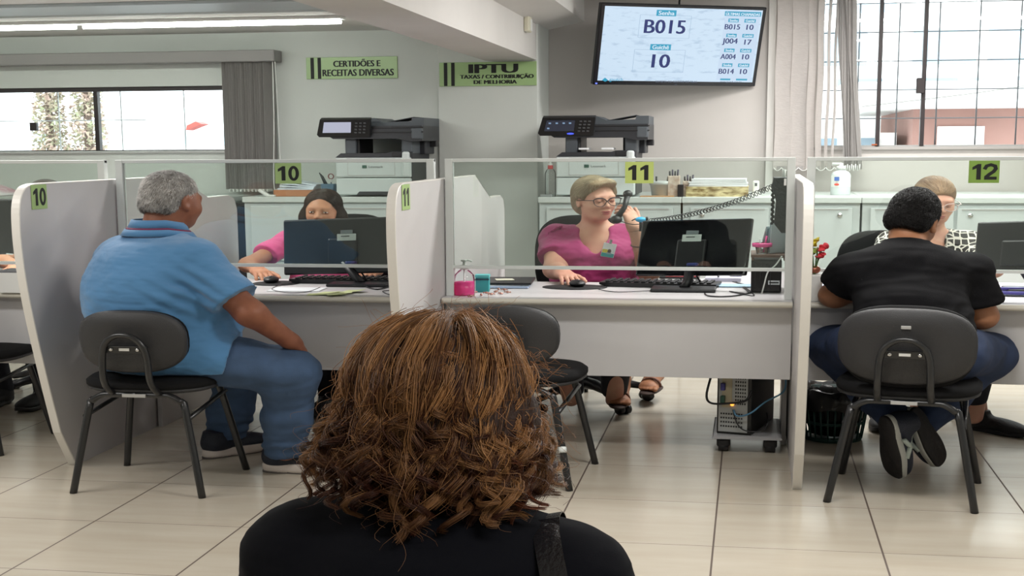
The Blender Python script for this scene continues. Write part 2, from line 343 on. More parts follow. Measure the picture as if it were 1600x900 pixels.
def right_blind():
    o = (.3, 7.9, 1.27); t = thing('vertical_blind', 'pale translucent vertical blind hanging at the barred window right of the screen', 'blind', o)
    G().span((.09, 7.86, 2.5), (2.5, 7.93, 2.55), .004).build('head_rail', white_p, t, o)
    spec = [(.163, .092, .12), (.243, .084, -.1), (.307, .05, .75), (.352, .05, 1.0), (.395, .035, 1.25), (.43, .03, 1.25)]
    for i, (x, w, a) in enumerate(spec):
        g = G(); n = 16; v = []
        for k in range(n+1):
            z = 1.272+(2.5-1.272)*k/n; wob = .006*math.sin(z*9+i); cur = .004*math.sin(z*4+i*2)
            for s_ in (-.5, -.2, .2, .5):
                dx = s_*w; v.append((x+wob*0.5+dx*math.cos(a*.8), 7.895+cur+dx*math.sin(a)+.008*(1-4*s_*s_), z))
        f = [(k*4+j, k*4+j+1, k*4+j+5, k*4+j+4) for k in range(n) for j in range(3)]
        g.raw(v, f, True).build('vane', blind_m, t, o)
        G().box((x, 7.895, 1.28), (w*.8*max(.3, math.cos(a)), .004, .03), .001).build('bottom_weight', blindd_m, t, o)
    for i in range(9):
        g = G(); n = 14; v = []; off = (i-4)*.0085
        for k in range(n+1):
            u = k/n; z = 1.272+(2.5-1.272)*u; x = .535+off-(.06*u)+.006*math.sin(u*6+i); a = .75+.25*math.sin(i*1.7)
            for s_ in (-.5, 0, .5): v.append((x+s_*.045*math.cos(a), 7.88+s_*.06*math.sin(a)-.002*i, z))
        f = [(k*3+j, k*3+j+1, k*3+j+4, k*3+j+3) for k in range(n) for j in range(2)]
        g.raw(v, f, True).build('vane', blindd_m, t, o)
    g = G()
    for i in range(8): g.cyl((.497+i*.0105, 7.85, 1.262+.008*(i % 2)), (.497+i*.0105, 7.85, 1.3+.008*(i % 2)), .0035, seg=8)
    g.build('bottom_clip', white_p, t, o)
    g = G()
    xs = [.118, .16, .205, .25, .305, .345, .395, .44, .50]
    for a, b in zip(xs, xs[1:]): g.tube([(a+(b-a)*k/6, 7.885, 1.285-.022*math.sin(PI*k/6)) for k in range(7)], .0022, 5)
    g.build('bead_chain', white_p, t, o)
right_blind()
# ------------------------------------------------------------------ wall signs, sensor, television
def wall_sign(name, label, x0, x1, z0, z1, y, lines):
    cx, cz = (x0+x1)/2, (z0+z1)/2; w, h = x1-x0, z1-z0
    t = thing(name, label, 'sign', (cx, y, cz)); G().box((0, -.004, 0), (w, .008, h), .002).build('panel', green_sign, t)
    g = G()
    for k in (0, 1): g.box((-w/2+.035+.04*k, -.009, 0), (.019, .001, h*.97))
    g.build('black_stripes', ink, t)
    for txt, size, dz, dx, off, fit in lines: G().text(txt, size, (dx, -.009, dz), fit=fit, bold=off).build('lettering', ink, t)
wall_sign('wall_sign', 'green wall sign reading CERTIDÕES E RECEITAS DIVERSAS above the left printer', -2.407, -1.896, 1.92, 2.07, 7.6,
          [('CERTIDÕES E', .06, .034, .03, .0028, .265), ('RECEITAS DIVERSAS', .066, -.033, .035, .0028, .40)])
wall_sign('wall_sign', 'green wall sign reading IPTU TAXAS / CONTRIBUIÇÃO DE MELHORIA on the column', -1.662, -1.135, 1.858, 2.02, 7.585,
          [('IPTU', .088, .036, .03, .0045, .27), ('TAXAS / CONTRIBUIÇÃO', .037, -.018, .05, .0022, .4), ('DE MELHORIA', .037, -.055, .04, .0022, .235)])
t = thing('wall_sensor', 'cream plastic sensor box high on the side of the ceiling beam', 'sensor', (-1.139, 7.22, 2.23))
G().box((.014, 0, 0), (.028, .1, .1), .008).build('housing', mat('cream_plastic', 'd8d4c0', .45), t); G().box((.03, .01, -.005), (.006, .04, .075), .002).build('cover', white_p, t)
scr_m = mat('lit_screen', '000000', .3)
def emis(name, c, s=1.0, noise=None):
    if name in MATS: return MATS[name]
    m = bpy.data.materials.new(name); m.use_nodes = True; nt = m.node_tree; b = nt.nodes['Principled BSDF']; b.inputs['Base Color'].default_value = (.01, .01, .01, 1); b.inputs['Roughness'].default_value = .25
    b.inputs['Emission Color'].default_value = lin(c); b.inputs['Emission Strength'].default_value = s
    if noise:
        tc = nt.nodes.new('ShaderNodeTexCoord'); mp = nt.nodes.new('ShaderNodeMapping'); mp.inputs['Scale'].default_value = (7, 7, 26); n = nt.nodes.new('ShaderNodeTexNoise'); n.inputs['Scale'].default_value = 1.6; n.inputs['Detail'].default_value = 3
        r = nt.nodes.new('ShaderNodeValToRGB'); r.color_ramp.elements[0].position = .3; r.color_ramp.elements[0].color = lin(noise); r.color_ramp.elements[1].position = .45; r.color_ramp.elements[1].color = lin(c)
        L = nt.links; L.new(tc.outputs['Object'], mp.inputs[0]); L.new(mp.outputs[0], n.inputs[0]); L.new(n.outputs[0], r.inputs[0]); L.new(r.outputs[0], b.inputs['Emission Color'])
    MATS[name] = m; return m
def tv():
    loc = (-.3835, 7.71, 2.119)
    t = thing('television', 'wall mounted flat screen showing Senha B015 and Guichê 10', 'television', loc)
    Ry = Matrix.Rotation(.004, 4, 'Y'); M = Matrix.Rotation(.469, 4, 'Z') @ Matrix.Rotation(.21, 4, 'X') @ Ry
    w, h = .944, .543
    G(M).box((0, .02, 0), (w, .04, h), .006).build('bezel', mat('tv_bezel', '101018', .25), t)
    G(M).box((0, .06, -.03), (.6, .06, .34), .02).build('rear_housing', black_plastic, t)
    sm = emis('tv_screen_light', 'cbe0f3', 1.0, 'b3cbe2'); pan = emis('tv_panel_light', 'c4d8ee', 1.0); wt = emis('tv_white_light', 'dcebf8', 1.0)
    G(M).box((0, -.0006, .004), (w-.045, .002, h-.05)).build('screen', sm, t)
    G(M).box((.335, -.0022, .008), (.205, .0008, h-.07)).build('side_panel', pan, t)
    navy = emis('tv_navy', '1b2a6b'); teal = emis('tv_teal', '2f9dc0'); gr = emis('tv_grey', '5a6478')
    X = lambda px, py: ((px-420)/745*(w-.045)-(w-.045)/2, 0)
    g = G(M); tl = G(M); lw = G(M); bx = G(M)
    def tag_(x, z, s, tw, th): G(M).box((x, -.003, z), (tw, .0008, th)).build('teal_tag', teal, t); G(M).text(s, th*.95, (x, -.004, z), fit=tw*.8, bold=.0006).build('tag_lettering', wt, t)
    # screen texture lines of the two big tickets
    for zc, zt, word, num in ((.125, .215, 'Senha', 'B015'), (-.105, -.012, 'Guichê', '10')):
        xc = -.105 if num == 'B015' else -.115
        tag_(xc, zt, word, .112 if word == 'Senha' else .118, .04)
        G(M).text(num, .13, (xc, -.004, zc), bold=.003, fit=.235 if num == 'B015' else .105).build('ticket_number', navy, t)
        bw, bh = (.29, .15)
        for sx_ in (-1, 1): bx.box((xc+sx_*bw/2, -.003, zc), (.002, .0006, bh)); bx.box((xc, -.003, zc+sx_*bh/2), (bw, .0006, .002))
    tl.box((.335, -.003, .223), (.212, .0008, .03)); G(M).text('ÚLTIMAS CHAMADAS', .026, (.335, -.004, .223), bold=.0007, fit=.2).build('heading_lettering', wt, t)
    for i, (a, b) in enumerate((('B015', '10'), ('J004', '17'), ('A004', '10'), ('B014', '10'))):
        z = .178-.101*i; tag_(.285, z, 'Senha', .06, .024); tag_(.382, z, 'Guichê', .066, .024)
        G(M).text(a, .05, (.283, -.004, z-.043), bold=.001, fit=.09).build('ticket_number', navy, t); G(M).text(b, .05, (.382, -.004, z-.043), bold=.001, fit=.042).build('ticket_number', navy, t)
    tl.box((.285, -.003, -.224), (.06, .0008, .012)); tl.box((.382, -.003, -.224), (.066, .0008, .012))
    tl.build('teal_bar', teal, t); bx.build('box_outline', emis('tv_line', '9fb9d4'), t)
    sg = G(M); sg.text('SISTEMA DE GESTÃO DE FILAS', .018, (0, -.004, -.242)).text('www.gautch.com.br', .016, (.32, -.004, -.242)).build('footer_lettering', gr, t)
    lg = G(M); lg.text('gautch', .03, (-.345, -.004, -.237)); lg.prism([(-.425, -.24), (-.41, -.222), (-.39, -.24), (-.407, -.25)], -.0042, -.0036, 'y').build('logo_lettering', teal, t)
    G(M).text('LG', .01, (0, -.0015, -.2635)).build('badge', gr, t)
    G(M).ell((-.455, -.003, -.262), (.006, .003, .004)).build('power_light', emis('led_blue', '5a6cff', 3), t)
    G().box((.02, .2, .1), (.12, .2, .12), .01).build('wall_bracket', black_plastic, t)
    G().tube(smooth_path([(.03, .1, .15), (-.02, .2, .3), (.0, .26, .42), (.0, .28, .6)]), .006, 6).build('power_cable', black_plastic, t)
tv()
# ------------------------------------------------------------------ cabinets along the back
def cabinet(x0, x1, label, doors, y1=7.58, knobs=True, gapleft=0):
    cx = (x0+x1)/2; t = thing('storage_cabinet', label, 'cabinet', (cx, 7.14, 0)); w = x1-x0
    G().span((-w/2, .02, .05), (w/2, y1-7.14, 1.075), .003).build('body', cab_m, t)
    G().span((-w/2+.02, .05, 0), (w/2-.02, y1-7.16, .05)).build('plinth', black_plastic, t)
    G().span((-w/2-.004, 0, 1.075), (w/2+.004, y1-7.14, 1.113), .004).build('top', cabtop_m, t)
    n = len(doors); xw = (w-.06)/n
    for i, d in enumerate(doors):
        a = -w/2+.03+i*xw+.008; b = a+xw-.016
        if d == 'door+drawer':
            p = G().span((a, .004, .68), (b, .02, 1.05), .004).build('door', cab_m, t)
            q = G().span((a, .004, .12), (b, .02, .66), .004).build('drawer', cab_m, t)
            G().cyl((a+.05, -.008, .72), (a+.05, .006, .72), .012, seg=14).build('knob', chrome, p); G().cyl((b-.05, -.008, .6), (b-.05, .006, .6), .012, seg=14).build('knob', chrome, q)
        else:
            p = G().span((a, .004, .12), (b, .02, 1.045), .004).build('door', cab_m, t)
            kx = (b-.06) if d == 'r' else (a+.06)
            if knobs: G().cyl((kx, -.008, 1.0), (kx, .006, 1.0), .012, seg=14).build('knob', chrome, p)
            G().span((a+.02, .001, 1.03), (b-.02, .005, 1.04)).build('pull_edge', alud, p)
    return t
cabinet(-3.62, -2.72, 'white cabinet at the far left behind desk 9', ['r', 'l'])
cabinet(-2.63, -1.68, 'white cabinet under the left printer, with a knob on its left door', ['door+drawer', 'r'])
cabinet(-1.06, -.345, 'white cabinet under the right printer behind the woman on the phone', ['r', 'l'], 7.98)
cabinet(-.335, .53, 'white cabinet under the papers and pen pots, left of the window', ['l', 'r'], 7.98)
cabinet(.54, 1.42, 'white cabinet under the barred window behind desk 12', ['r', 'l'], 7.98)
tag(G().span((-2.715, 7.2, 0), (-2.64, 7.55, 1.07), .004).build('dark_gap_panel', black_plastic), 'narrow black panel standing for the dark gap between the two left cabinets', 'panel')  # black block put in for the shade of the open gap
G().span((-1.06, -.0, 0), (-1.0, .0, 0.01)) if False else None
tag(G().box((0, 0, .008), (.06, .04, .016), .003).build('cable_grommet', mat('grommet_grey', '8f9494', .5)), 'small grey block on the cabinet edge beside the right printer', 'block', loc=(-1.025, 7.17, 1.113))
# ------------------------------------------------------------------ printers
def printer(label, loc, screen_mat, screen_icons):
    t = thing('multifunction_printer', label, 'printer', loc)
    wd_, dp = .40, .42          # body width and depth; local origin: front bottom centre
    G().span((-wd_/2, 0, .012), (wd_/2, dp, .125), .008).build('paper_tray', printer_w, t)
    G().prism([(-.09, .012), (-.075, .035), (.1, .035), (.1, .012)], -.003, .004, 'y').build('tray_grip', printer_d, t)
    G().span((-wd_/2, .0, .129), (wd_/2, dp, .262), .008).build('body', printer_w, t)
    G().span((wd_/2-.045, -.012, .13), (wd_/2-.004, .03, .30), .012).build('corner_pillar', printer_w, t)
    G().span((wd_/2-.006, .02, .012), (wd_/2+.004, dp, .3), .004).build('side_panel', printer_d, t)
    g = G(); g.span((-wd_/2+.11-.045, -.0012, .14), (wd_/2-.085, .001, .145)); g.span((-wd_/2+.065, -.0012, .14), (-wd_/2+.067, .001, .255)); g.span((wd_/2-.085, -.0012, .14), (wd_/2-.083, .001, .255)); g.span((-wd_/2+.065, -.0012, .253), (wd_/2-.083, .001, .255)).build('door_outline', alud, t)
    G().box((-.045, -.002, .2), (.024, .003, .02), .001).build('logo_square', mat('logo_green', '2f5b4d', .5), t)
    G().text('Lexmark', .022, (.015, -.002, .2), sx=1.0).build('lettering', mat('logo_grey', '82888a', .5), t)
    G().prism([(-.2, .262), (.2, .262), (.2, .300), (.1, .300), (.075, .29), (-.17, .29)], .0, dp, 'y', ).build('output_tray', printer_d, t)
    G().span((.1, -.004, .266), (.155, .004, .298), .003).build('usb_panel', black_plastic, t)
    # legs of the scanner
    G().span((-.155, .03, .285), (-.095, .2, .41), .006).build('scanner_leg', printer_g, t); G().span((.145, .03, .285), (.205, .2, .41), .006).build('scanner_leg', printer_g, t)
    G().span((.12, .2, .28), (.235, dp-.01, .43), .006).build('rear_tower', printer_d, t)
    G().span((-.16, .05, .28), (-.08, .32, .4), .01).build('side_wall', black_plastic, t)
    # scanner deck
    G().prism([(-.235, .405), (-.21, .385), (.13, .385), (.17, .375), (.2, .365), (.262, .37), (.262, .47), (-.235, .47)], .0, dp+.02, 'y').build('scanner_deck', printer_d, t)
    g = G(); g.span((.0, -.005, .425), (.27, .01, .432), .001); g.span((-.02, -.005, .455), (.27, .01, .461), .001).build('deck_ridge', black_plastic, t)
    G().span((.205, -.006, .38), (.264, .03, .455), .008).build('deck_corner', printer_g, t)
    G().prism([(-.24, .47), (.262, .47), (.262, .523), (.2, .523), (.195, .5), (.05, .495), (.0, .523), (-.24, .523)], .05, dp, 'y').build('document_feeder', printer_g, t)
    M = Matrix.Translation((.1, .12, .506)) @ Matrix.Rotation(-.22, 4, 'Y'); G(M).box((0, .1, 0), (.2, .22, .006), .002).build('feeder_tray', printer_d, t)
    # control panel
    M = Matrix.Translation((-.135, -.035, .455)) @ Matrix.Rotation(.38, 4, 'X')
    G(M).prism([(-.145, -.062), (-.155, -.045), (-.125, .062), (.14, .062), (.125, -.062)], 0, .035, 'y', .0).build('control_panel', black_plastic, t)
    G(M).prism([(-.122, -.03), (-.105, .043), (.038, .043), (.028, -.03)], -.003, .001, 'y').build('touch_screen', screen_mat, t)
    g = G(M)
    for i in range(4):
        for j in range(3): g.box((.062+.022*j+.004*(1-i), -.003, .036-.022*i), (.013, .004, .011), .002)
    g.build('keypad', mat('key_grey', '55575c', .4), t)
    if screen_icons:
        g = G(M)
        for x in (-.09, -.055, -.02, .012): g.box((x, -.004, .025), (.012, .001, .01))
        g.box((-.1, -.004, -.01), (.012, .001, .01)); g.build('screen_icons', emis('icon_light', '8aa6c6', .8), t)
        G(M).ell((.01, -.002, -.048), (.018, .003, .006)).build('start_button', emis('blue_button', '4a5cff', 1.6), t)
        G().box((-.06, .05, .312), (.05, .12, .012), .002).build('printout', paper_m, t); G().box((.06, .05, .312), (.06, .12, .012), .002).build('printout', paper_m, t)
    G().span((.2, .3, .33), (.27, .36, .37), .004).build('rear_connector', black_plastic, t)
    return t
printer('white and charcoal office printer with a blank lit touch screen, under the CERTIDÕES sign', (-1.93, 7.17, 1.113), emis('pale_screen', 'b9bcd0', .9), False)
printer('white and charcoal office printer with blue start button, behind the woman on the phone', (-.775, 7.17, 1.113), emis('dark_screen', '343848', .7), True)
def numeral(s, h, sx, face):
    """heavy grotesque figures: a flagged 1, a ring 0, a 2"""
    g = G(); n = len(s); adv = .62*h*sx/.84
    lay = 0
    for i, ch in enumerate(s):
        x0 = (i-(n-1)/2)*adv; P = []
        if ch == '1': P = [[(-.06, -.5), (.16, -.5), (.16, .5), (-.0, .5), (-.26, .3), (-.26, .12), (-.06, .22)]]
        elif ch == '0':
            N_ = 24; P = [[(.30*math.cos(a), .52*math.sin(a)), (.30*math.cos(b), .52*math.sin(b)), (.11*math.cos(b), .33*math.sin(b)), (.11*math.cos(a), .33*math.sin(a))] for a, b in ((2*PI*k/N_, 2*PI*(k+1)/N_) for k in range(N_))]
        else:
            c = [(-.28, .2), (-.2, .38), (0, .45), (.2, .37), (.24, .2), (.14, .02), (-.05, -.15), (-.2, -.32)]; P = []
            for a, b in zip(c, c[1:]): d = Vector((b[0]-a[0], b[1]-a[1])).normalized()*.095; q = Vector((-d.y, d.x)); P.append([(a[0]-d.x*.5+q.x, a[1]-d.y*.5+q.y), (b[0]+d.x*.5+q.x, b[1]+d.y*.5+q.y), (b[0]+d.x*.5-q.x, b[1]+d.y*.5-q.y), (a[0]-d.x*.5-q.x, a[1]-d.y*.5-q.y)])
            P.append([(-.3, -.5), (.3, -.5), (.3, -.31), (-.3, -.31)])
        for p in P:
            q = [(x0+a*h*sx/.84, b*h) for a, b in p]; lay += .00004*(ch == '2')
            if face == '-y': g.raw([(a, -.0045-lay, b) for a, b in q]+[(a, -.0038, b) for a, b in q], [tuple(range(len(q))), tuple(range(2*len(q)-1, len(q)-1, -1))])
            else: g.raw([(.0022, a, b) for a, b in q]+[(.0016, a, b) for a, b in q], [tuple(range(len(q))), tuple(range(2*len(q)-1, len(q)-1, -1))])
    return g
# ------------------------------------------------------------------ partitions
def partition(x, label, number, numlabel):
    prof = [(4.60, 0), (4.50, .18), (4.425, .45), (4.345, .78), (4.312, 1.0), (4.307, 1.15), (4.322, 1.235), (4.36, 1.28), (4.42, 1.295), (5.62, 1.295), (5.945, 1.165), (6.2, 1.165), (6.27, 1.14), (6.3, 1.08), (6.3, 0)]
    prof = [(4.60, 0)]+[(q.x, q.y) for q in smooth_path([(a, b, 0) for a, b in prof[1:9]], 4)]+prof[9:]
    t = thing('desk_partition', label, 'partition', (x, 5.2, 0)); o = (x, 5.2, 0)
    G().prism([(a, b) for a, b in prof], x, x+.03, 'x').build('panel', lam, t, o)
    # rounded light edge band following the outline
    g = G(); P = prof; v = []; f = []
    for i, (a, b) in enumerate(P):
        p0 = Vector(P[max(i-1, 0)]); p1 = Vector(P[min(i+1, len(P)-1)]); d = (p1-p0).normalized(); n = Vector((-d.y, d.x))
        for xx, k in ((x-.001, 0), (x+.001, .0035), (x+.029, .0035), (x+.031, 0)): v.append((xx, a+n.x*k, b+n.y*k))
    for i in range(len(P)-1):
        for k in range(3): f.append((i*4+k, i*4+k+1, i*4+k+5, i*4+k+4))
    g.raw(v, f, False).build('edge_band', edge, t, o)
    if number:
        s = thing('number_sign', numlabel, 'sign', (x+.031, 4.44, 1.24))
        G().box((.0008, 0, 0), (.0015, .105, .105), .0).build('plate', green_lab, s); numeral(number, .074, .82, '+x').build('lettering', ink, s)
    return t
partition(-3.64, 'grey desk partition beyond the left edge of the picture', None, '')
partition(-2.38, 'grey curved desk partition left of the man in blue', '10', 'small green label 10 stuck on the partition left of the man in blue')
partition(-1.12, 'grey curved desk partition between desks 10 and 11', '11', 'small green label 11 stuck on the partition between desks 10 and 11')
partition(.155, 'grey curved desk partition between desks 11 and 12', None, '')
partition(1.44, 'grey desk partition beyond the right edge of the picture', None, '')
# ------------------------------------------------------------------ desks and glass screens
def desk(x0, x1, label):
    cx = (x0+x1)/2; w = x1-x0; t = thing('service_desk', label, 'desk', (cx, 5.0, 0))
    poly = [(-w/2, -.055), (w/2, -.055), (w/2, 1.1), (w/2-.25, 1.1), (w/2-.32, .8), (w/2-.5, .62), (w/2-.7, .585), (-w/2, .585)]
    G().prism(poly, .722, .75, 'z').build('desktop', desk_m, t)
    g = G(); v = []; f = []; n = 7
    for k in range(n):
        a = -PI/2+PI*k/(n-1); yy = -.055-.013*math.cos(a); zz = .736+.014*math.sin(a); v += [(-w/2, yy, zz), (w/2, yy, zz)]
    for k in range(n-1): f.append((k*2, k*2+1, k*2+3, k*2+2))
    g.raw(v, f, True).build('edge_band', deskedge_m, t)
    G().span((-w/2, .0, .385), (w/2, .018, .722), .001).build('modesty_panel', desk_m, t)
    for s_ in (-1, 1):
        G().box((s_*(w/2-.01), .45, .361), (.018, .3, .722), .001).build('side_panel', lam, t)
def screen(x0, x1, label, num, nx, numlabel, nm):
    cx = (x0+x1)/2; w = x1-x0; t = thing('glass_screen', label, 'screen', (cx, 5.03, .75))
    G().span((-w/2, -.011, .624), (w/2, .011, .640), .002).build('top_rail', alu, t)
    G().span((-w/2, -.011, .128), (w/2, .011, .143), .002).build('bottom_rail', alu, t)
    for s_ in (-1, 1): G().box((s_*(w/2-.014), 0, .32), (.028, .03, .64), .002).build('post', alu, t)
    G().span((-w/2+.02, -.003, .14), (w/2-.02, .003, .628)).build('glass_pane', glass_m, t)
    G().box((w/2-.034, -.006, .53), (.008, .004, .03), .001).build('glass_clip', white_p, t)
    if num:
        s = thing('number_sign', numlabel, 'sign', (nx, 5.025, 1.324))
        G().box((0, -.003, 0), (.1, .002, .097), .0005).build('plate', nm, s); numeral(num, .068, .84, '-y').build('lettering', ink, s)
S_ = [(-3.605, -2.385), (-2.345, -1.125), (-1.085, .15), (.19, 1.435)]
desk(*S_[0], 'grey service desk 9 at the left edge of the picture'); desk(*S_[1], 'grey service desk 10 in front of the woman in pink'); desk(*S_[2], 'grey service desk 11 of the woman on the phone'); desk(*S_[3], 'grey service desk 12 where the man in black leans')
screen(-3.6, -2.385, 'white framed glass screen of desk 9 at the left edge, without a number', None, 0, '', None)
screen(-2.262-.08, -1.125, 'white framed glass screen on desk 10 with green number 10', '10', -1.672, 'green square sign 10 hanging on the glass screen of desk 10', green_lab)
screen(-1.085, .15, 'white framed glass screen on desk 11 carrying the yellow number 11', '11', -.388, 'yellow-green square sign 11 hanging on the glass screen of desk 11', yel_lab)
screen(.19, 1.435, 'white framed glass screen between customer and clerk of desk 12, right edge', '12', .775, 'dark green square sign 12 hanging on the glass screen of desk 12', dgreen_lab)
# ------------------------------------------------------------------ visitor chairs
def superplate(c, hw, hh, th, n=2.7, curve=0, plane='xz', seg=40):
    """rounded cushion: outline a superellipse, faces slightly domed"""
    v = []; f = []; prof = [(0, -.5), (.6, -.5), (.93, -.42), (1, -.15), (1, .15), (.93, .42), (.6, .5), (0, .5)]
    for r, d in prof:
        for k in range(seg):
            a = 2*PI*k/seg; ca, sa = math.cos(a), math.sin(a)
            x = r*hw*math.copysign(abs(ca)**(2/n), ca); z = r*hh*math.copysign(abs(sa)**(2/n), sa); y = d*th+curve*(x/hw)**2
            v.append((c[0]+x, c[1]+y, c[2]+z) if plane == 'xz' else (c[0]+x, c[1]+z, c[2]+y))
    for i in range(len(prof)-1):
        for k in range(seg): q = (i*seg+k, i*seg+(k+1) % seg, (i+1)*seg+(k+1) % seg, (i+1)*seg+k); f.append(q if plane == 'xz' else q[::-1])
    return v, f
def make_chair(label, loc, rz, bw=.182, bh=.132, big=False):
    t = thing('visitor_chair', label, 'chair', loc, rz, 'black steel visitor chairs at the counter')
    r = .0125
    # cushions
    M = Matrix.Translation((0, -.20, .655)) @ Matrix.Rotation(.12, 4, 'X')
    v, f = superplate((0, 0, 0), bw, bh, .045, 2.7, .03); G().raw(v, f, True, M).build('backrest', shell_m, t)
    if big: G(M).box((0, -.0235, .085), (.03, .004, .014), .003).build('maker_plate', alud, t)
    v, f = superplate((0, .024, -.01*big), bw-.004, bh-.004+.02*big, .03+.02*big, 2.7, .03); G().raw(v, f, True, M).build('back_cushion', black_fabric, t)
    v, f = superplate((0, .02, .462), .225, .205, .055, 2.8, 0, 'xy'); G().raw(v, f, True).build('seat', black_fabric, t)
    v, f = superplate((0, .02, .442), .222, .2, .03, 2.8, 0, 'xy'); G().raw(v, f, True).build('seat_shell', shell_m, t)
    # rear leg arch and front leg arch
    def arch(yb, yt, zt): 
        p = [(-.222, yb, 0), (-.165, yt, zt-.06), (-.152, yt, zt-.03), (-.12, yt, zt-.005), (-.08, yt, zt), (.08, yt, zt), (.12, yt, zt-.005), (.152, yt, zt-.03), (.165, yt, zt-.06), (.222, yb, 0)]
        return smooth_path(p, 4)
    h = arch(-.2, -.17, .425); n = len(h)
    G().tube(h[:n//2+1], r, 12).build('leg', steel_black, t); G().tube(h[n//2:], r, 12).build('leg', steel_black, t)
    h = arch(.21, .15, .43)
    G().tube(h[:n//2+1], r, 12).build('leg', steel_black, t); G().tube(h[n//2:], r, 12).build('leg', steel_black, t)
    for s_ in (-1, 1): G().cyl((s_*.178, -.175, .33), (s_*.172, .165, .375), .009, seg=10).build('side_brace', steel_black, t)
    # back support loop
    p = smooth_path([(-.078, -.02, .42), (-.078, -.12, .424), (-.08, -.185, .44), (-.078, -.235, .5), (-.074, -.243, .6), (-.06, -.25, .655), (-.03, -.255, .685), (0, -.257, .692), (.03, -.255, .685), (.06, -.25, .655), (.074, -.243, .6), (.078, -.235, .5), (.08, -.185, .44), (.078, -.12, .424), (.078, -.02, .42)], 5)
    G().tube(p, .0115, 12).build('back_support', steel_black, t)
    G().box((0, -.235, .63), (.15, .012, .03), .003, R=(.12, 0, 0)).build('mounting_plate', steel_black, t)
    for s_ in (-1, 1): G().ell((s_*.045, -.244, .63), (.008, .005, .008), seg=12, rings=8).build('bolt', chrome, t)
    G().box((0, -.243, .63), (.035, .003, .012), .001).build('sticker', white_p, t)
    G().box((0, -.188, .425), (.08, .006, .014), .001).build('label_plate', alud, t)
    return t
ch0 = make_chair('black visitor chair at desk 10 under the man in the blue shirt', (-1.944, 4.405, 0), 0)
ch1 = dup(ch0, 'empty black visitor chair in front of desk 11, silver tape on one leg', (-.765, 4.69, 0), -.1)
ch2 = make_chair('black visitor chair at desk 12 under the man in the black shirt', (.51, 4.6, 0), -.17, .208, .155, True)
ch3 = dup(ch0, 'black visitor chair at the left edge of the picture, only its leg showing', (-2.92, 4.9, 0), 0)
ch4 = dup(ch0, 'visitor chair under the curly haired woman in the foreground', (-.37, 1.62, 0), 0)
G().cyl((.2, -.2, .165), (.196, -.19, .185), .0135, seg=12).build('silver_tape', alu, ch1)
# ------------------------------------------------------------------ office chairs
def make_office(label, loc, rz, hb=1.03):
    t = thing('office_chair', label, 'chair', loc, rz, 'black office chairs behind the counter')
    G().cyl((0, 0, .1), (0, 0, .42), .028, seg=16).build('gas_column', black_plastic, t)
    for i in range(5):
        a = 2*PI*i/5+.3; c, s_ = math.cos(a), math.sin(a)
        l = G().tube([(0, 0, .125), (.1*c, .1*s_, .125), (.22*c, .22*s_, .1), (.3*c, .3*s_, .078)], [.035, .03, .022, .016], 10).build('leg', black_plastic, t)
        for k in (-1, 1): G().cyl((.3*c-s_*.008*k, .3*s_+c*.008*k, .028), (.3*c-s_*.026*k, .3*s_+c*.026*k, .028), .028, seg=16).build('caster', black_plastic, l)
    v, f = superplate((0, 0, .46), .24, .235, .08, 3, 0, 'xy'); G().raw(v, f, True).build('seat', black_fabric, t)
    v, f = superplate((0, .25, .8), .21, .25, .06, 3, -.03); G().raw(v, f, True, Matrix.Translation((0, 0, hb-1.03))).build('backrest', black_fabric, t)
    G().tube([(0, .1, .42), (0, .27, .44), (0, .3, .6), (0, .285, .75)], .018, 8).build('back_bar', black_plastic, t)
    for s_ in (-1, 1): G().tube(smooth_path([(s_*.22, .12, .45), (s_*.27, .12, .5), (s_*.27, .1, .63), (s_*.27, -.08, .65)], 4), .014, 8).build('armrest', black_plastic, t)
    return t
oc0 = make_office('black swivel chair under the woman on the phone at desk 11', (-.71, 6.05, 0), .12)
oc1 = dup(oc0, 'black swivel chair under the woman in pink at desk 10', (-1.85, 6.1, 0), -.2)
oc2 = make_office('black swivel chair at desk 12 under the woman in patterned blouse', (.64, 6.18, 0), .3, .94)
oc3 = dup(oc0, 'black swivel chair under desk 9 at the left edge', (-3.1, 6.0, 0), .1)
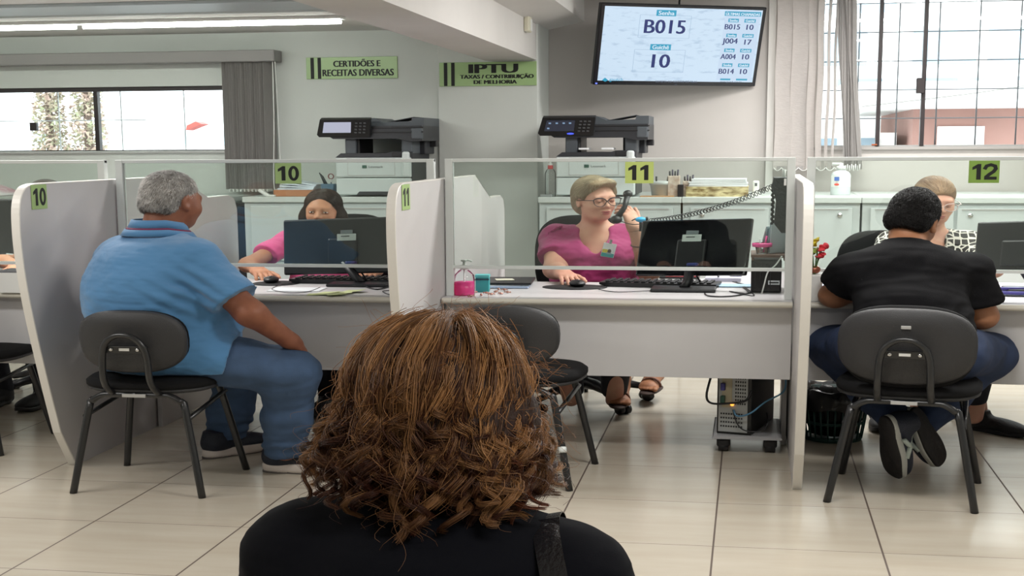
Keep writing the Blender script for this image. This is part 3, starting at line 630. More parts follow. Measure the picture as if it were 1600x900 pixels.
# ------------------------------------------------------------------ smooth organic surfaces (people, clothes, hair masses)
V = lambda *a: np.array(a, float)
def frame(yaw, pitch=0, roll=0):
    """columns right, forward, up; yaw 0 looks away from the counter visitors' side (+y), positive turns to +x; pitch positive looks down"""
    y, p = math.radians(yaw), math.radians(pitch)
    f = V(math.sin(y)*math.cos(p), math.cos(y)*math.cos(p), -math.sin(p)); r = np.cross(f, V(0, 0, 1)); r /= np.linalg.norm(r); u = np.cross(r, f)
    a = math.radians(roll); r2 = r*math.cos(a)-u*math.sin(a); u2 = u*math.cos(a)+r*math.sin(a)
    return np.stack([r2, f, u2], 1)
class Field:
    def __init__(s, lo, hi, h):
        s.h = h; s.lo = np.array(lo, float); s.n = np.ceil((np.array(hi)-s.lo)/h).astype(int)+1; s.D = np.ones(s.n, np.float32)
    def win(s, lo, hi, m):
        a = np.clip(np.floor((np.minimum(lo, hi)-m-s.lo)/s.h).astype(int), 0, s.n); b = np.clip(np.ceil((np.maximum(lo, hi)+m-s.lo)/s.h).astype(int)+1, 0, s.n)
        if (b <= a).any(): return None, None
        sl = tuple(slice(a[i], b[i]) for i in range(3)); ax = [(s.lo[i]+s.h*np.arange(a[i], b[i])).astype(np.float32) for i in range(3)]
        return sl, (ax[0][:, None, None], ax[1][None, :, None], ax[2][None, None, :])
    def comb(s, sl, d, k, op):
        A = s.D[sl]
        if op == 'add': q = np.maximum(k-np.abs(A-d), 0)/k; s.D[sl] = np.minimum(A, d)-q*q*k*.25
        elif op == 'sub': d = -d; q = np.maximum(k-np.abs(A-d), 0)/k; s.D[sl] = np.maximum(A, d)+q*q*k*.25
        else: s.D[sl] = np.maximum(A, d)
    def cap(s, a, b, ra, rb=None, k=.02, op='add', flat=False, sq=None):
        a = np.array(a, float); b = np.array(b, float); rb = ra if rb is None else rb; R = max(ra, rb)
        sl, P = s.win(a, b, R+k+2*s.h)
        if sl is None: return s
        d = b-a; L = float(d@d)+1e-9; px, py, pz = (P[i]-a[i] for i in range(3)); t0 = (px*d[0]+py*d[1]+pz*d[2])/L; t = np.clip(t0, 0, 1)
        D = np.sqrt((px-t*d[0])**2+(py-t*d[1])**2+(pz-t*d[2])**2)-(ra+(rb-ra)*t)
        if flat: D = np.maximum(D, (t0-1)*math.sqrt(L))
        s.comb(sl, D, k, op); return s
    def ell(s, c, r, R=None, k=.02, op='add', yaw=None):
        c = np.array(c, float); r = np.array(r, float)
        if yaw is not None: R = frame(yaw)
        m = r.max() if R is not None else r
        sl, P = s.win(c-m, c+m, k+2*s.h)
        if sl is None: return s
        q = [P[i]-c[i] for i in range(3)]
        if R is not None: q = [q[0]*R[0, j]+q[1]*R[1, j]+q[2]*R[2, j] for j in range(3)]
        k0 = np.sqrt(sum((q[i]/r[i])**2 for i in range(3))); k1 = np.sqrt(sum((q[i]/r[i]**2)**2 for i in range(3)))+1e-6
        s.comb(sl, (k0*(k0-1)/k1).astype(np.float32), k, op); return s
    def plane(s, p, n, lo=None, hi=None):
        n = np.array(n, float); n /= np.linalg.norm(n)
        if lo is None: lo, hi = s.lo, s.lo+s.h*s.n
        sl, P = s.win(lo, hi, 0)
        s.comb(sl, (P[0]-p[0])*n[0]+(P[1]-p[1])*n[1]+(P[2]-p[2])*n[2], .01, 'cut'); return s
    def mesh(s):
        D = s.D; h = s.h; I = D < 0; c = np.zeros(np.array(D.shape)-1, np.int8)
        for dx in (0, 1):
            for dy in (0, 1):
                for dz in (0, 1): c += I[dx:D.shape[0]-1+dx, dy:D.shape[1]-1+dy, dz:D.shape[2]-1+dz]
        act = np.argwhere((c > 0) & (c < 8)); idx = -np.ones(c.shape, np.int64); idx[tuple(act.T)] = np.arange(len(act))
        acc = np.zeros((len(act), 3)); cnt = np.zeros(len(act)); cs = [np.array((x, y, z)) for x in (0, 1) for y in (0, 1) for z in (0, 1)]
        val = {tuple(q): D[tuple((act+q).T)] for q in cs}
        for p in cs:
            for ax in range(3):
                if p[ax]: continue
                q = p.copy(); q[ax] = 1; a = val[tuple(p)]; b = val[tuple(q)]; m = (a < 0) != (b < 0); t = np.where(m, a/(a-b+1e-12), 0)
                pt = np.tile(p.astype(float), (len(act), 1)); pt[:, ax] += t; acc[m] += pt[m]; cnt[m] += 1
        v = s.lo+h*(act+acc/cnt[:, None]); F_ = []
        for ax in range(3):
            o1, o2 = (ax+1) % 3, (ax+2) % 3; sl0 = [slice(None)]*3; sl1 = [slice(None)]*3; sl0[ax] = slice(0, -1); sl1[ax] = slice(1, None)
            A = I[tuple(sl0)]; B = I[tuple(sl1)]; e = np.argwhere(A != B); e = e[(e[:, o1] > 0) & (e[:, o2] > 0) & (e[:, o1] < c.shape[o1]) & (e[:, o2] < c.shape[o2])]
            u = np.zeros(3, int); w = np.zeros(3, int); u[o1] = 1; w[o2] = 1
            q = np.stack([idx[tuple((e-u-w).T)], idx[tuple((e-w).T)], idx[tuple(e.T)], idx[tuple((e-u).T)]], 1); fl = A[tuple(e.T)]
            q = np.where(fl[:, None], q, q[:, ::-1]); F_.append(q)
        return v, np.concatenate(F_)
def normals(v, f):
    n = np.cross(v[f[:, 2]]-v[f[:, 0]], v[f[:, 3]]-v[f[:, 1]]); o = np.zeros_like(v)
    for j in range(4): np.add.at(o, f[:, j], n)
    return o/(np.linalg.norm(o, axis=1)[:, None]+1e-12)
def wav(p, sc, seed=0, oct_=3):
    r = np.random.default_rng(seed); o = 0; a = 1
    p = p*np.array(sc)
    for _ in range(oct_):
        k = r.normal(size=(4, 3)); k2 = r.normal(size=(4, 3)); ph = r.random(4)*6.28
        for i in range(4): o = o+a*.35*np.sin(p@k[i]+ph[i]+1.6*np.sin(p@k2[i]*.7+ph[-i-1]))
        a *= .5; p = p*2.1
    return o
def relax(v, f, it=2, lam=.5):
    for _ in range(it):
        s_ = np.zeros_like(v); c = np.zeros(len(v))
        for j in range(4):
            np.add.at(s_, f[:, j], v[f[:, (j+1) % 4]]); np.add.at(c, f[:, j], 1); np.add.at(s_, f[:, j], v[f[:, (j-1) % 4]]); np.add.at(c, f[:, j], 1)
        v = v+lam*(s_/c[:, None]-v)
    return v
def emit_mesh(name, v, f, m, parent, o, colors=None):
    v = (v-np.array(o))*np.array([W, W, 1]); me = bpy.data.meshes.new(name)
    me.vertices.add(len(v)); me.vertices.foreach_set('co', v.astype(np.float32).ravel())
    k = f.shape[1]; me.loops.add(f.size); me.loops.foreach_set('vertex_index', f.astype(np.int32).ravel()); me.polygons.add(len(f))
    me.polygons.foreach_set('loop_start', np.arange(0, f.size, k, dtype=np.int32)); me.polygons.foreach_set('loop_total', np.full(len(f), k, np.int32))
    me.update(calc_edges=True); me.polygons.foreach_set('use_smooth', np.ones(len(f), bool))
    if colors is not None: a = me.color_attributes.new('tint', 'FLOAT_COLOR', 'POINT'); a.data.foreach_set('color', np.concatenate([colors, np.ones((len(v), 1))], 1).astype(np.float32).ravel())
    me.materials.append(m); me.validate(); ob = bpy.data.objects.new(name, me); COL.objects.link(ob)
    if parent: ob.parent = parent
    return ob
def surf(F_, name, m, parent, o, disp=None, it=1):
    v, f = F_.mesh(); v = relax(v, f, it)
    if disp is not None: v = v+normals(v, f)*disp(v)[:, None]
    emit_mesh(name, v, f, m, parent, o); return v, f
def strands(P, r, name, m, parent, o, colors=None):
    """P (n,k,3) centre lines, r (n,k) radii -> one mesh of three-sided tapering locks"""
    n, k, _ = P.shape; T = np.gradient(P, axis=1); T /= np.linalg.norm(T, axis=2)[..., None]+1e-9
    ref = np.random.default_rng(1).normal(size=(n, 1, 3)); A = np.cross(T, ref); A /= np.linalg.norm(A, axis=2)[..., None]+1e-9; B = np.cross(T, A)
    v = np.stack([P+(A*math.cos(q)+B*math.sin(q))*r[..., None] for q in (0, 2*PI/3, 4*PI/3)], 2).reshape(-1, 3)
    i = (np.arange(n)[:, None]*k+np.arange(k-1)[None]).ravel()*3; f = np.concatenate([np.stack([i+a, i+(a+1) % 3, i+3+(a+1) % 3, i+3+a], 1) for a in range(3)])
    c = None if colors is None else np.repeat(colors.reshape(-1, 3), 3, 0)
    return emit_mesh(name, v, f, m, parent, o, c)
def tint_mat(name, rough=.45, spec=.5, bump=0):
    if name in MATS: return MATS[name]
    m = bpy.data.materials.new(name); m.use_nodes = True; N = m.node_tree.nodes; b = N['Principled BSDF']; a = N.new('ShaderNodeAttribute'); a.attribute_name = 'tint'
    m.node_tree.links.new(a.outputs['Color'], b.inputs['Base Color']); b.inputs['Roughness'].default_value = rough; b.inputs['Specular IOR Level'].default_value = spec
    MATS[name] = m; return m
def skin(name, c, c2): return mat(name, c, .5, bump=.08, bscale=250, c2=c2, vscale=14, spec=.35)
sk_dark = skin('skin_brown', '8d5a43', '7c4b38'); sk_tan = skin('skin_tan', 'bd8a6c', 'b27c60'); sk_fair = skin('skin_fair', 'd3a48c', 'cb9682'); sk_mid = skin('skin_medium', 'b07c5c', 'a57050')
# ------------------------------------------------------------------ anatomy helpers
def head(F_, c, R, s=1.0, jaw=1.0, closed=False):
    L = lambda x, y, z: c+R@(V(x, y, z)*s)
    F_.ell(L(0, -.012, .03), V(.077, .098, .09)*s, R, .02)
    F_.ell(L(0, .03, -.03), V(.062*jaw, .064, .082)*s, R, .04)
    F_.ell(L(0, .055, -.085), V(.034*jaw, .03, .024)*s, R, .035)
    for x in (-1, 1):
        F_.ell(L(x*.034*jaw, .062, -.03), V(.022, .022, .022)*s, R, .03)
        F_.ell(L(x*.032, .096, .002), V(.019, .014, .013)*s, R, .012, 'sub')
        F_.ell(L(x*.032, .084, .001), V(.0155, .0125, .011)*s, R, .006)
    F_.cap(L(-.04, .083, .022), L(.04, .083, .022), .01*s, None, .02)
    F_.cap(L(0, .09, .012), L(0, .108, -.026), .0062*s, .0092*s, .012)
    for x in (-1, 1): F_.ell(L(x*.0095, .1, -.032), V(.0075, .009, .007)*s, R, .008)
    F_.ell(L(0, .093, -.058), V(.024, .009, .0065)*s, R, .008); F_.ell(L(0, .090, -.069), V(.021, .0095, .0065)*s, R, .008)
    F_.cap(L(-.022, .1, -.0635), L(.022, .1, -.0635), .0022*s, None, .004, 'sub')
    for x in (-1, 1):
        F_.ell(L(x*.077, -.008, -.006), V(.009, .019, .032)*s, R, .008); F_.ell(L(x*.087, -.004, -.004), V(.006, .011, .019)*s, R, .005, 'sub'); F_.ell(L(x*.08, -.002, -.03), V(.007, .009, .012)*s, R, .006)
def face_parts(t, o, c, R, s=1.0, closed=False, brow='4a3428', lipc='b0605a', iris='2b1c14', lips=True):
    L = lambda x, y, z: c+R@(V(x, y, z)*s); RM = Matrix(R.tolist()).to_euler()
    for x in (-1, 1):
        g = G(); g.tube([L(x*(.014+.0085*i), .0965-.0022*i-.0006*i*i, .0215+.0035*math.sin(i*.9)) for i in range(5)], [.0018, .0027, .0027, .0022, .001], 6); g.build('eyebrow', mat('brow_'+brow, brow, .8), t, o)
        if closed: G().tube([L(x*(.018+.007*i), .0968-.0012*i-.0004*i*i, -.004-.0022*math.sin(i*.8)) for i in range(5)], [.0008, .0013, .0014, .0013, .0008], 6).build('eyelashes', mat('lash', '2a1b16', .7), t, o)
        else:
            G().ell(L(x*.032, .0895, .0), V(.0125, .0085, .006)*s, RM, 14, 10).build('eye', mat('eye_white', 'd9d2cc', .25), t, o)
            G().ell(L(x*.032, .0955, .0), V(.0052, .0032, .0052)*s, RM, 12, 8).build('iris', mat('iris_'+iris, iris, .15), t, o)
            G().tube([L(x*(.019+.0065*i), .0978-.0012*i-.0005*i*i, .0035+.0022*math.sin(i*.8)) for i in range(5)], [.0008, .0014, .0015, .0013, .0008], 6).build('eyelashes', mat('lash', '2a1b16', .7), t, o)
    if lips:
        g = G(); g.ell(L(0, .0945, -.0585), V(.0225, .0088, .0052)*s, RM, 18, 10); g.ell(L(0, .0915, -.0685), V(.020, .0094, .0056)*s, RM, 18, 10); g.build('lips', mat('lips_'+lipc, lipc, .4), t, o)
def hand(F_, wr, R, curl=(.35, .4, .45, .5), s=1.0, thumb=.6, spread=.12, side=1, k=.004, bend2=1.2):
    """R columns: right, forward(finger direction), up(back of hand). side +1: thumb towards +right"""
    L = lambda x, y, z: wr+R@(V(x, y, z)*s)
    F_.ell(L(0, .045, 0), V(.04, .052, .0155)*s, R, .02); F_.cap(L(0, 0, 0), L(0, .03, 0), .026*s, .027*s, .025)
    ln = ((.042, .026, .02), (.046, .029, .022), (.042, .027, .021), (.033, .021, .018))
    for i in range(4):
        x = side*(.0295-.0195*i); b = V(x, .082-.004*abs(i-1), 0); a = 0; yaw = side*spread*(1.5-i)*.5
        p = L(*b); F_.cap(L(x*.8, .05, 0), p, .0105*s, .0095*s, .012)
        for j, l in enumerate(ln[i]):
            a += curl[i]*(1 if j == 0 else bend2); q = b+l*V(math.sin(yaw)*math.cos(a), math.cos(yaw)*math.cos(a), -math.sin(a)); F_.cap(L(*b), L(*q), (.0093-.0009*j)*s, (.0086-.0009*j)*s, k); b = q
    b = V(side*.03, .022, -.006); pts = [b, b+V(side*.026, .026, -.012*thumb), b+V(side*.04, .055, -.03*thumb), b+V(side*.042, .082, -.045*thumb)]
    for j in range(3): F_.cap(L(*pts[j]), L(*pts[j+1]), (.0125-.0015*j)*s, (.0112-.0015*j)*s, .008 if j == 0 else k)
def hframe(fwd, up):
    f = np.array(fwd, float); f /= np.linalg.norm(f); r = np.cross(f, np.array(up, float)); r /= np.linalg.norm(r); return np.stack([r, f, np.cross(r, f)], 1)
A3 = lambda px, py, y: np.array(atY(px, py, y)[:])
def limb(F_, pts, rs, k=.03):
    for i in range(len(pts)-1): F_.cap(pts[i], pts[i+1], rs[i], rs[i+1], k)
def shoe(t, o, heel, d, up=(0, 0, 1), L_=.285, upper='1c2230', sole='c9bcb4', width=.048, name='shoe', th=.018, outsole=None):
    """heel: back bottom of the sole; d: towards the toe; up: away from the sole"""
    R = hframe(d, up); q = lambda x, y, z: np.array(heel)+R@V(x, y, z); z0 = th
    U = Field(np.array(heel)-.36, np.array(heel)+.36, .004)
    U.ell(q(0, .05, z0+.03), (width*.74, .052, .05), R, .03); U.ell(q(0, .13, z0+.022), (width*.76, .1, .04), R, .04); U.ell(q(.003, .212, z0+.014), (width*.9, .068, .03), R, .03); U.cap(q(0, .05, z0+.035), q(0, .052, z0+.085), .042, .044, .03, flat=True)
    U.plane(q(0, 0, z0-.004), -R[:, 2])
    surf(U, name, mat('shoe_'+upper, upper, .6, bump=.3, bscale=200), t, o); sh = [c for c in t.children if c.name.startswith(name)][-1]
    def plate(nm, m, za, zb, w, par):
        v = []; n = 44; f = []
        for r, z in ((0, za), (.96, za), (1, za+(zb-za)*.25), (1, zb-(zb-za)*.15), (.95, zb), (0, zb)):
            for k in range(n):
                a_ = 2*PI*k/n; y = .145*math.copysign(abs(math.sin(a_))**.85, math.sin(a_))*r; wl = w*(1-.2*math.exp(-((y+.03)/.045)**2))*(1 if y > -.03 else .88); v.append(q(wl*r*math.copysign(abs(math.cos(a_))**.8, math.cos(a_)), y+.142, z+(.012*max(0, (y-.09)/.05)**2)))
        for i in range(5):
            for k in range(n): f.append((i*n+k, i*n+(k+1) % n, (i+1)*n+(k+1) % n, (i+1)*n+k))
        return G().raw(v, f, True).build(nm, m, par, o)
    plate('sole', mat('sole_'+sole, sole, .6, bump=.15, bscale=80), .0, th+.004, width*1.05, sh)
    if outsole:
        p = plate('outsole', mat('sole_'+outsole, outsole, .7, bump=.3, bscale=60), -.008, .004, width*1.0, sh); g = G()
        for i in range(14): g.box((0, 0, 0), (width*1.3, .007, .004), .001) if False else None
    return sh, q, R
def foot(F_, ank, d, toe_z=.03, s=1.0):
    d = np.array(d, float); d[2] = 0; d /= np.linalg.norm(d); r = np.cross(d, V(0, 0, 1)); ank = np.array(ank)
    heel = ank+V(0, 0, -.05)-d*.02; ball = ank+d*.13*s+V(0, 0, toe_z-ank[2]); F_.cap(ank, heel, .034, .03, .03); F_.cap(ank, ball, .033, .025, .03)
    for x in (-.022, 0, .02): F_.cap(heel, ball+r*x, .026, .02, .03)
    for i in range(5): x = (-.034, -.018, -.003, .011, .024)[i]; F_.cap(ball+r*x, ball+r*x*1.15+d*(.05-.006*i)+V(0, 0, -.004), .0115-.001*i if i else .014, .0085 if i else .012, .006)
def fuzz(v, f, n, ln, rad, comb, name, m, parent, o, cols, keep=None, seed=3, wave=.0, k=4, lift=.5, jit=.35, follow=False):
    rg = np.random.default_rng(seed); nn = normals(v, f); i = rg.integers(0, len(v), n); p = v[i]; nr = nn[i]
    def tang(p, nr): t = comb(p, nr); t = t-(t*nr).sum(1)[:, None]*nr; return t/(np.linalg.norm(t, axis=1)[:, None]+1e-9)
    l = (ln*(.6+.8*rg.random(n)))[:, None]; u = np.linspace(0, 1, k); ph = rg.random((n, 1))*6.28; jt = rg.normal(size=(n, 3))*jit
    if not follow:
        d = tang(p, nr)+jt; d -= (d*nr).sum(1)[:, None]*nr*.7; d /= np.linalg.norm(d, axis=1)[:, None]; side = np.cross(d, nr); uu = u[None, :, None]
        P = p[:, None]+d[:, None]*l[:, None]*uu+nr[:, None]*(l[:, None]*lift*np.sin(uu*PI*.6)*.6-.001)+side[:, None]*wave*np.sin(uu*6+ph[:, None])
    else:
        from mathutils.kdtree import KDTree
        kd = KDTree(len(v)); [kd.insert(q, j) for j, q in enumerate(v.tolist())]; kd.balance(); P = [p-nr*.001]; cur = p.copy(); h_ = rg.random((n, 1))*lift
        for j in range(1, k):
            d = tang(cur, nr)+jt*.6; d -= (d*nr).sum(1)[:, None]*nr; d /= np.linalg.norm(d, axis=1)[:, None]+1e-9; nx = cur+d*l/(k-1)+np.cross(d, nr)*wave*np.cos(u[j]*9+ph)
            idx = np.array([kd.find(q)[1] for q in nx.tolist()]); nr2 = nn[idx]; gap = ((nx-v[idx])*nr2).sum(1)[:, None]; drop = (np.linalg.norm(nx-v[idx], axis=1)[:, None] > .012)
            cur = np.where(drop, nx, nx-nr2*gap); nr = nr2; P.append(cur+nr*h_*math.sin(u[j]*PI*.8))
        P = np.stack(P, 1)
    r = rad*(1-.75*u[None])*np.ones((n, 1)); c = cols(rg, p); return strands(P, r, name, m, parent, o, np.repeat(c[:, None], k, 1))
# ------------------------------------------------------------------ person: man in the blue polo shirt
def man_blue():
    o = (-1.93, 4.40, 0); t = thing('person', 'grey haired man in blue polo shirt seated at desk 10, hand on knee', 'person', o)
    yw = 32; R = frame(50); right = R[:, 0]; fw = R[:, 1]
    pel = V(-1.97, 4.49, .60); bel = V(-1.935, 4.53, .72); che = V(-1.965, 4.51, .90)
    hc = A3(268, 314, 4.56); RH = frame(24, 8)
    shR = V(-1.805, 4.42, .965); shL = V(-2.125, 4.60, .965); elR = A3(392, 490, 4.38); wrR = A3(452, 532, 4.48)
    hipR = pel+right*.11+V(0, 0, -.02); hipL = pel-right*.11+V(0, 0, -.02); knR = A3(452, 582, 4.5); knL = A3(372, 575, 4.87)
    anR = A3(446, 706, 4.57); anL = A3(352, 692, 4.85)
    F_ = Field((-2.35, 4.0, .0), (-1.25, 5.2, 1.36), .0048)
    F_.ell(pel, (.19, .18, .13), yaw=yw, k=.06); F_.ell(bel, (.20, .21, .15), yaw=yw, k=.08); F_.ell(che, (.19, .15, .15), yaw=yw, k=.08); F_.cap(shR, shL, .06, None, .06)
    nb = V(-1.965, 4.52, 1.02); F_.cap(nb, hc+RH@V(0, -.02, -.04), .075, .068, .05); head(F_, hc, RH, 1.02, 1.25)
    limb(F_, [shR, elR, wrR], [.06, .05, .034]); hd = hframe(A3(488, 556, 4.58)-wrR, V(.2, -.45, .9)); hand(F_, wrR, hd, (.3, .3, .35, .4), 1.0, .4, .1, side=-1, bend2=.8)
    elL = V(-1.97, 4.88, .72); wrL = knL+V(-.02, -.1, .11); limb(F_, [shL, elL, wrL], [.06, .05, .034]); hand(F_, wrL, hframe((.5, .8, -.2), (0, -.1, 1)), (.25,)*4, 1.0, side=1)
    limb(F_, [hipR, knR, anR], [.095, .06, .04]); limb(F_, [hipL, knL, anL], [.095, .06, .04]);
    surf(F_, 'body', sk_dark, t, o)
    # polo shirt
    Sf = Field((-2.35, 4.0, .42), (-1.35, 4.95, 1.2), .0055)
    Sf.ell(pel+V(.0, .0, -.015), (.238, .225, .155), yaw=yw, k=.08); Sf.ell(bel, (.252, .262, .19), yaw=yw, k=.1); Sf.ell(che, (.235, .19, .175), yaw=yw, k=.1); Sf.ell(V(-1.99, 4.47, .83), (.235, .2, .2), yaw=yw, k=.1)
    Sf.cap(shR, shL, .09, .09, .07); Sf.cap(hipR, hipR+(knR-hipR)*.5, .138, .126, .05, flat=True)
    for a, b in ((shR, elR), (shL, elL)):
        d = b-a; e = a+d*.74; Sf.cap(a, e, .088, .093, .035, flat=True)
    Sf.cap(nb-V(0, 0, .03), nb+V(0, 0, .05), .098, .086, .06, flat=True); Sf.cap(nb+V(0, 0, .0), nb+V(0, 0, .3), .077, .075, .004, 'sub')
    Sf.plane((0, 0, .495), (0, 0, -1))
    def dsp(v):
        fold = .0045*wav(v, (8, 8, 18), 4)+.0015*wav(v, (40, 40, 60), 5); ax = np.exp(-((v[:, 0]+1.78)**2+(v[:, 1]-4.3)**2+(v[:, 2]-.86)**2)/.012)
        return fold+ax*.007*np.sin((v[:, 0]*.8+v[:, 2]*1.1)*95)
    surf(Sf, 'polo_shirt', mat('blue_cotton', '4a7eab', .85, bump=.25, bscale=420, var=.07, vscale=5, sheen=.25), t, o, dsp, 2)
    # collar with its maroon stripe
    c0 = nb+V(0, .0, .078)
    def ring(z0, z1, r0, r1, th, name, m):
        v = []; n = 36; f = []
        for k in range(n):
            a = 2*PI*k/n; dip = -.02*max(0, math.cos(a-math.radians(40)))
            for r_, z_ in ((r0, z0), (r1, z1), (r1-th, z1), (r0-th, z0)): v.append((c0[0]+r_*math.cos(a)*1.05, c0[1]+r_*math.sin(a)*1.05, c0[2]+z_+dip))
        for k in range(n):
            for j in range(4): f.append((k*4+j, ((k+1) % n)*4+j, ((k+1) % n)*4+(j+1) % 4, k*4+(j+1) % 4))
        return G().raw(v, [q[::-1] for q in f], True).build(name, m, t, o)
    blue = MATS['blue_cotton']; ring(.008, .042, .098, .085, .006, 'collar', blue); ring(.0, .009, .105, .099, .006, 'collar_stripe', mat('maroon_rib', '6d2547', .8)); ring(-.025, .002, .122, .107, .008, 'collar_edge', blue)
    # jeans
    J = Field((-2.3, 4.05, .08), (-1.25, 5.15, .78), .0055)
    J.ell(pel+V(0, 0, -.02), (.222, .21, .125), yaw=yw, k=.06); limb(J, [hipR, knR, knR+(anR-knR)*.55, anR+V(0, 0, .03)], [.125, .099, .078, .078], .05); limb(J, [hipL, knL, knL+(anL-knL)*.55, anL+V(0, 0, .03)], [.12, .095, .075, .075], .05)
    J.plane((0, 0, .075), (0, 0, -1))
    dj = lambda v: (.0045*wav(v, (12, 12, 30), 9)+.0038*np.exp(-((v[:, 2]-.14)/.05)**2)*np.sin(v[:, 2]*120+4*wav(v, (6, 6, 6), 2)))
    surf(J, 'jeans', mat('blue_denim', '41597a', .85, bump=.35, bscale=500, c2='364b66', vscale=7), t, o, dj, 1)
    shoe(t, o, np.array(atZ(412, 736, 0)[:])+V(0, 0, .006), (1, .06, 0), th=.034, sole='cfc4bc', outsole='5a5450'); shoe(t, o, np.array(atZ(318, 717, 0)[:])+V(0, 0, .006), (.62, .75, 0), th=.034, sole='cfc4bc', outsole='5a5450')
    for c in [c for c in t.children if c.name.startswith('shoe')]: pass
    face_parts(t, o, hc, RH, 1.02, brow='3c302c', lipc='7b4a42')
    # short grey hair
    H = Field(hc-.16, hc+.16, .004); L = lambda x, y, z: hc+RH@V(x, y, z)
    H.ell(L(0, -.016, .036), (.083, .104, .094), RH, .02); H.ell(L(0, -.055, -.02), (.072, .062, .062), RH, .03); H.ell(L(0, .085, -.035), (.09, .07, .075), RH, .015, 'sub'); H.ell(L(0, .08, .02), (.1, .035, .04), RH, .02, 'sub'); 
    for x in (-1, 1): H.ell(L(x*.085, .0, -.02), (.03, .028, .045), RH, .01, 'sub')
    H.plane(L(0, -.06, -.062), -RH[:, 2]-.25*RH[:, 1])
    v, f = surf(H, 'hair', mat('grey_hair_cap', 'a19e9a', .8, bump=.6, bscale=150, c2='75706b', vscale=30), t, o)
    def cols(rg, p):
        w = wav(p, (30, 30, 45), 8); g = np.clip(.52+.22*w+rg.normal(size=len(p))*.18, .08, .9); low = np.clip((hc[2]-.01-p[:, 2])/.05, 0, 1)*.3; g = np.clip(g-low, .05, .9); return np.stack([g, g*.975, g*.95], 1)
    fuzz(v, f, 9000, .013, .00075, lambda p, n: np.tile(RH@V(0, -.3, -1), (len(p), 1)), 'hair_strands', tint_mat('hair_tint'), t, o, cols)
man_blue()
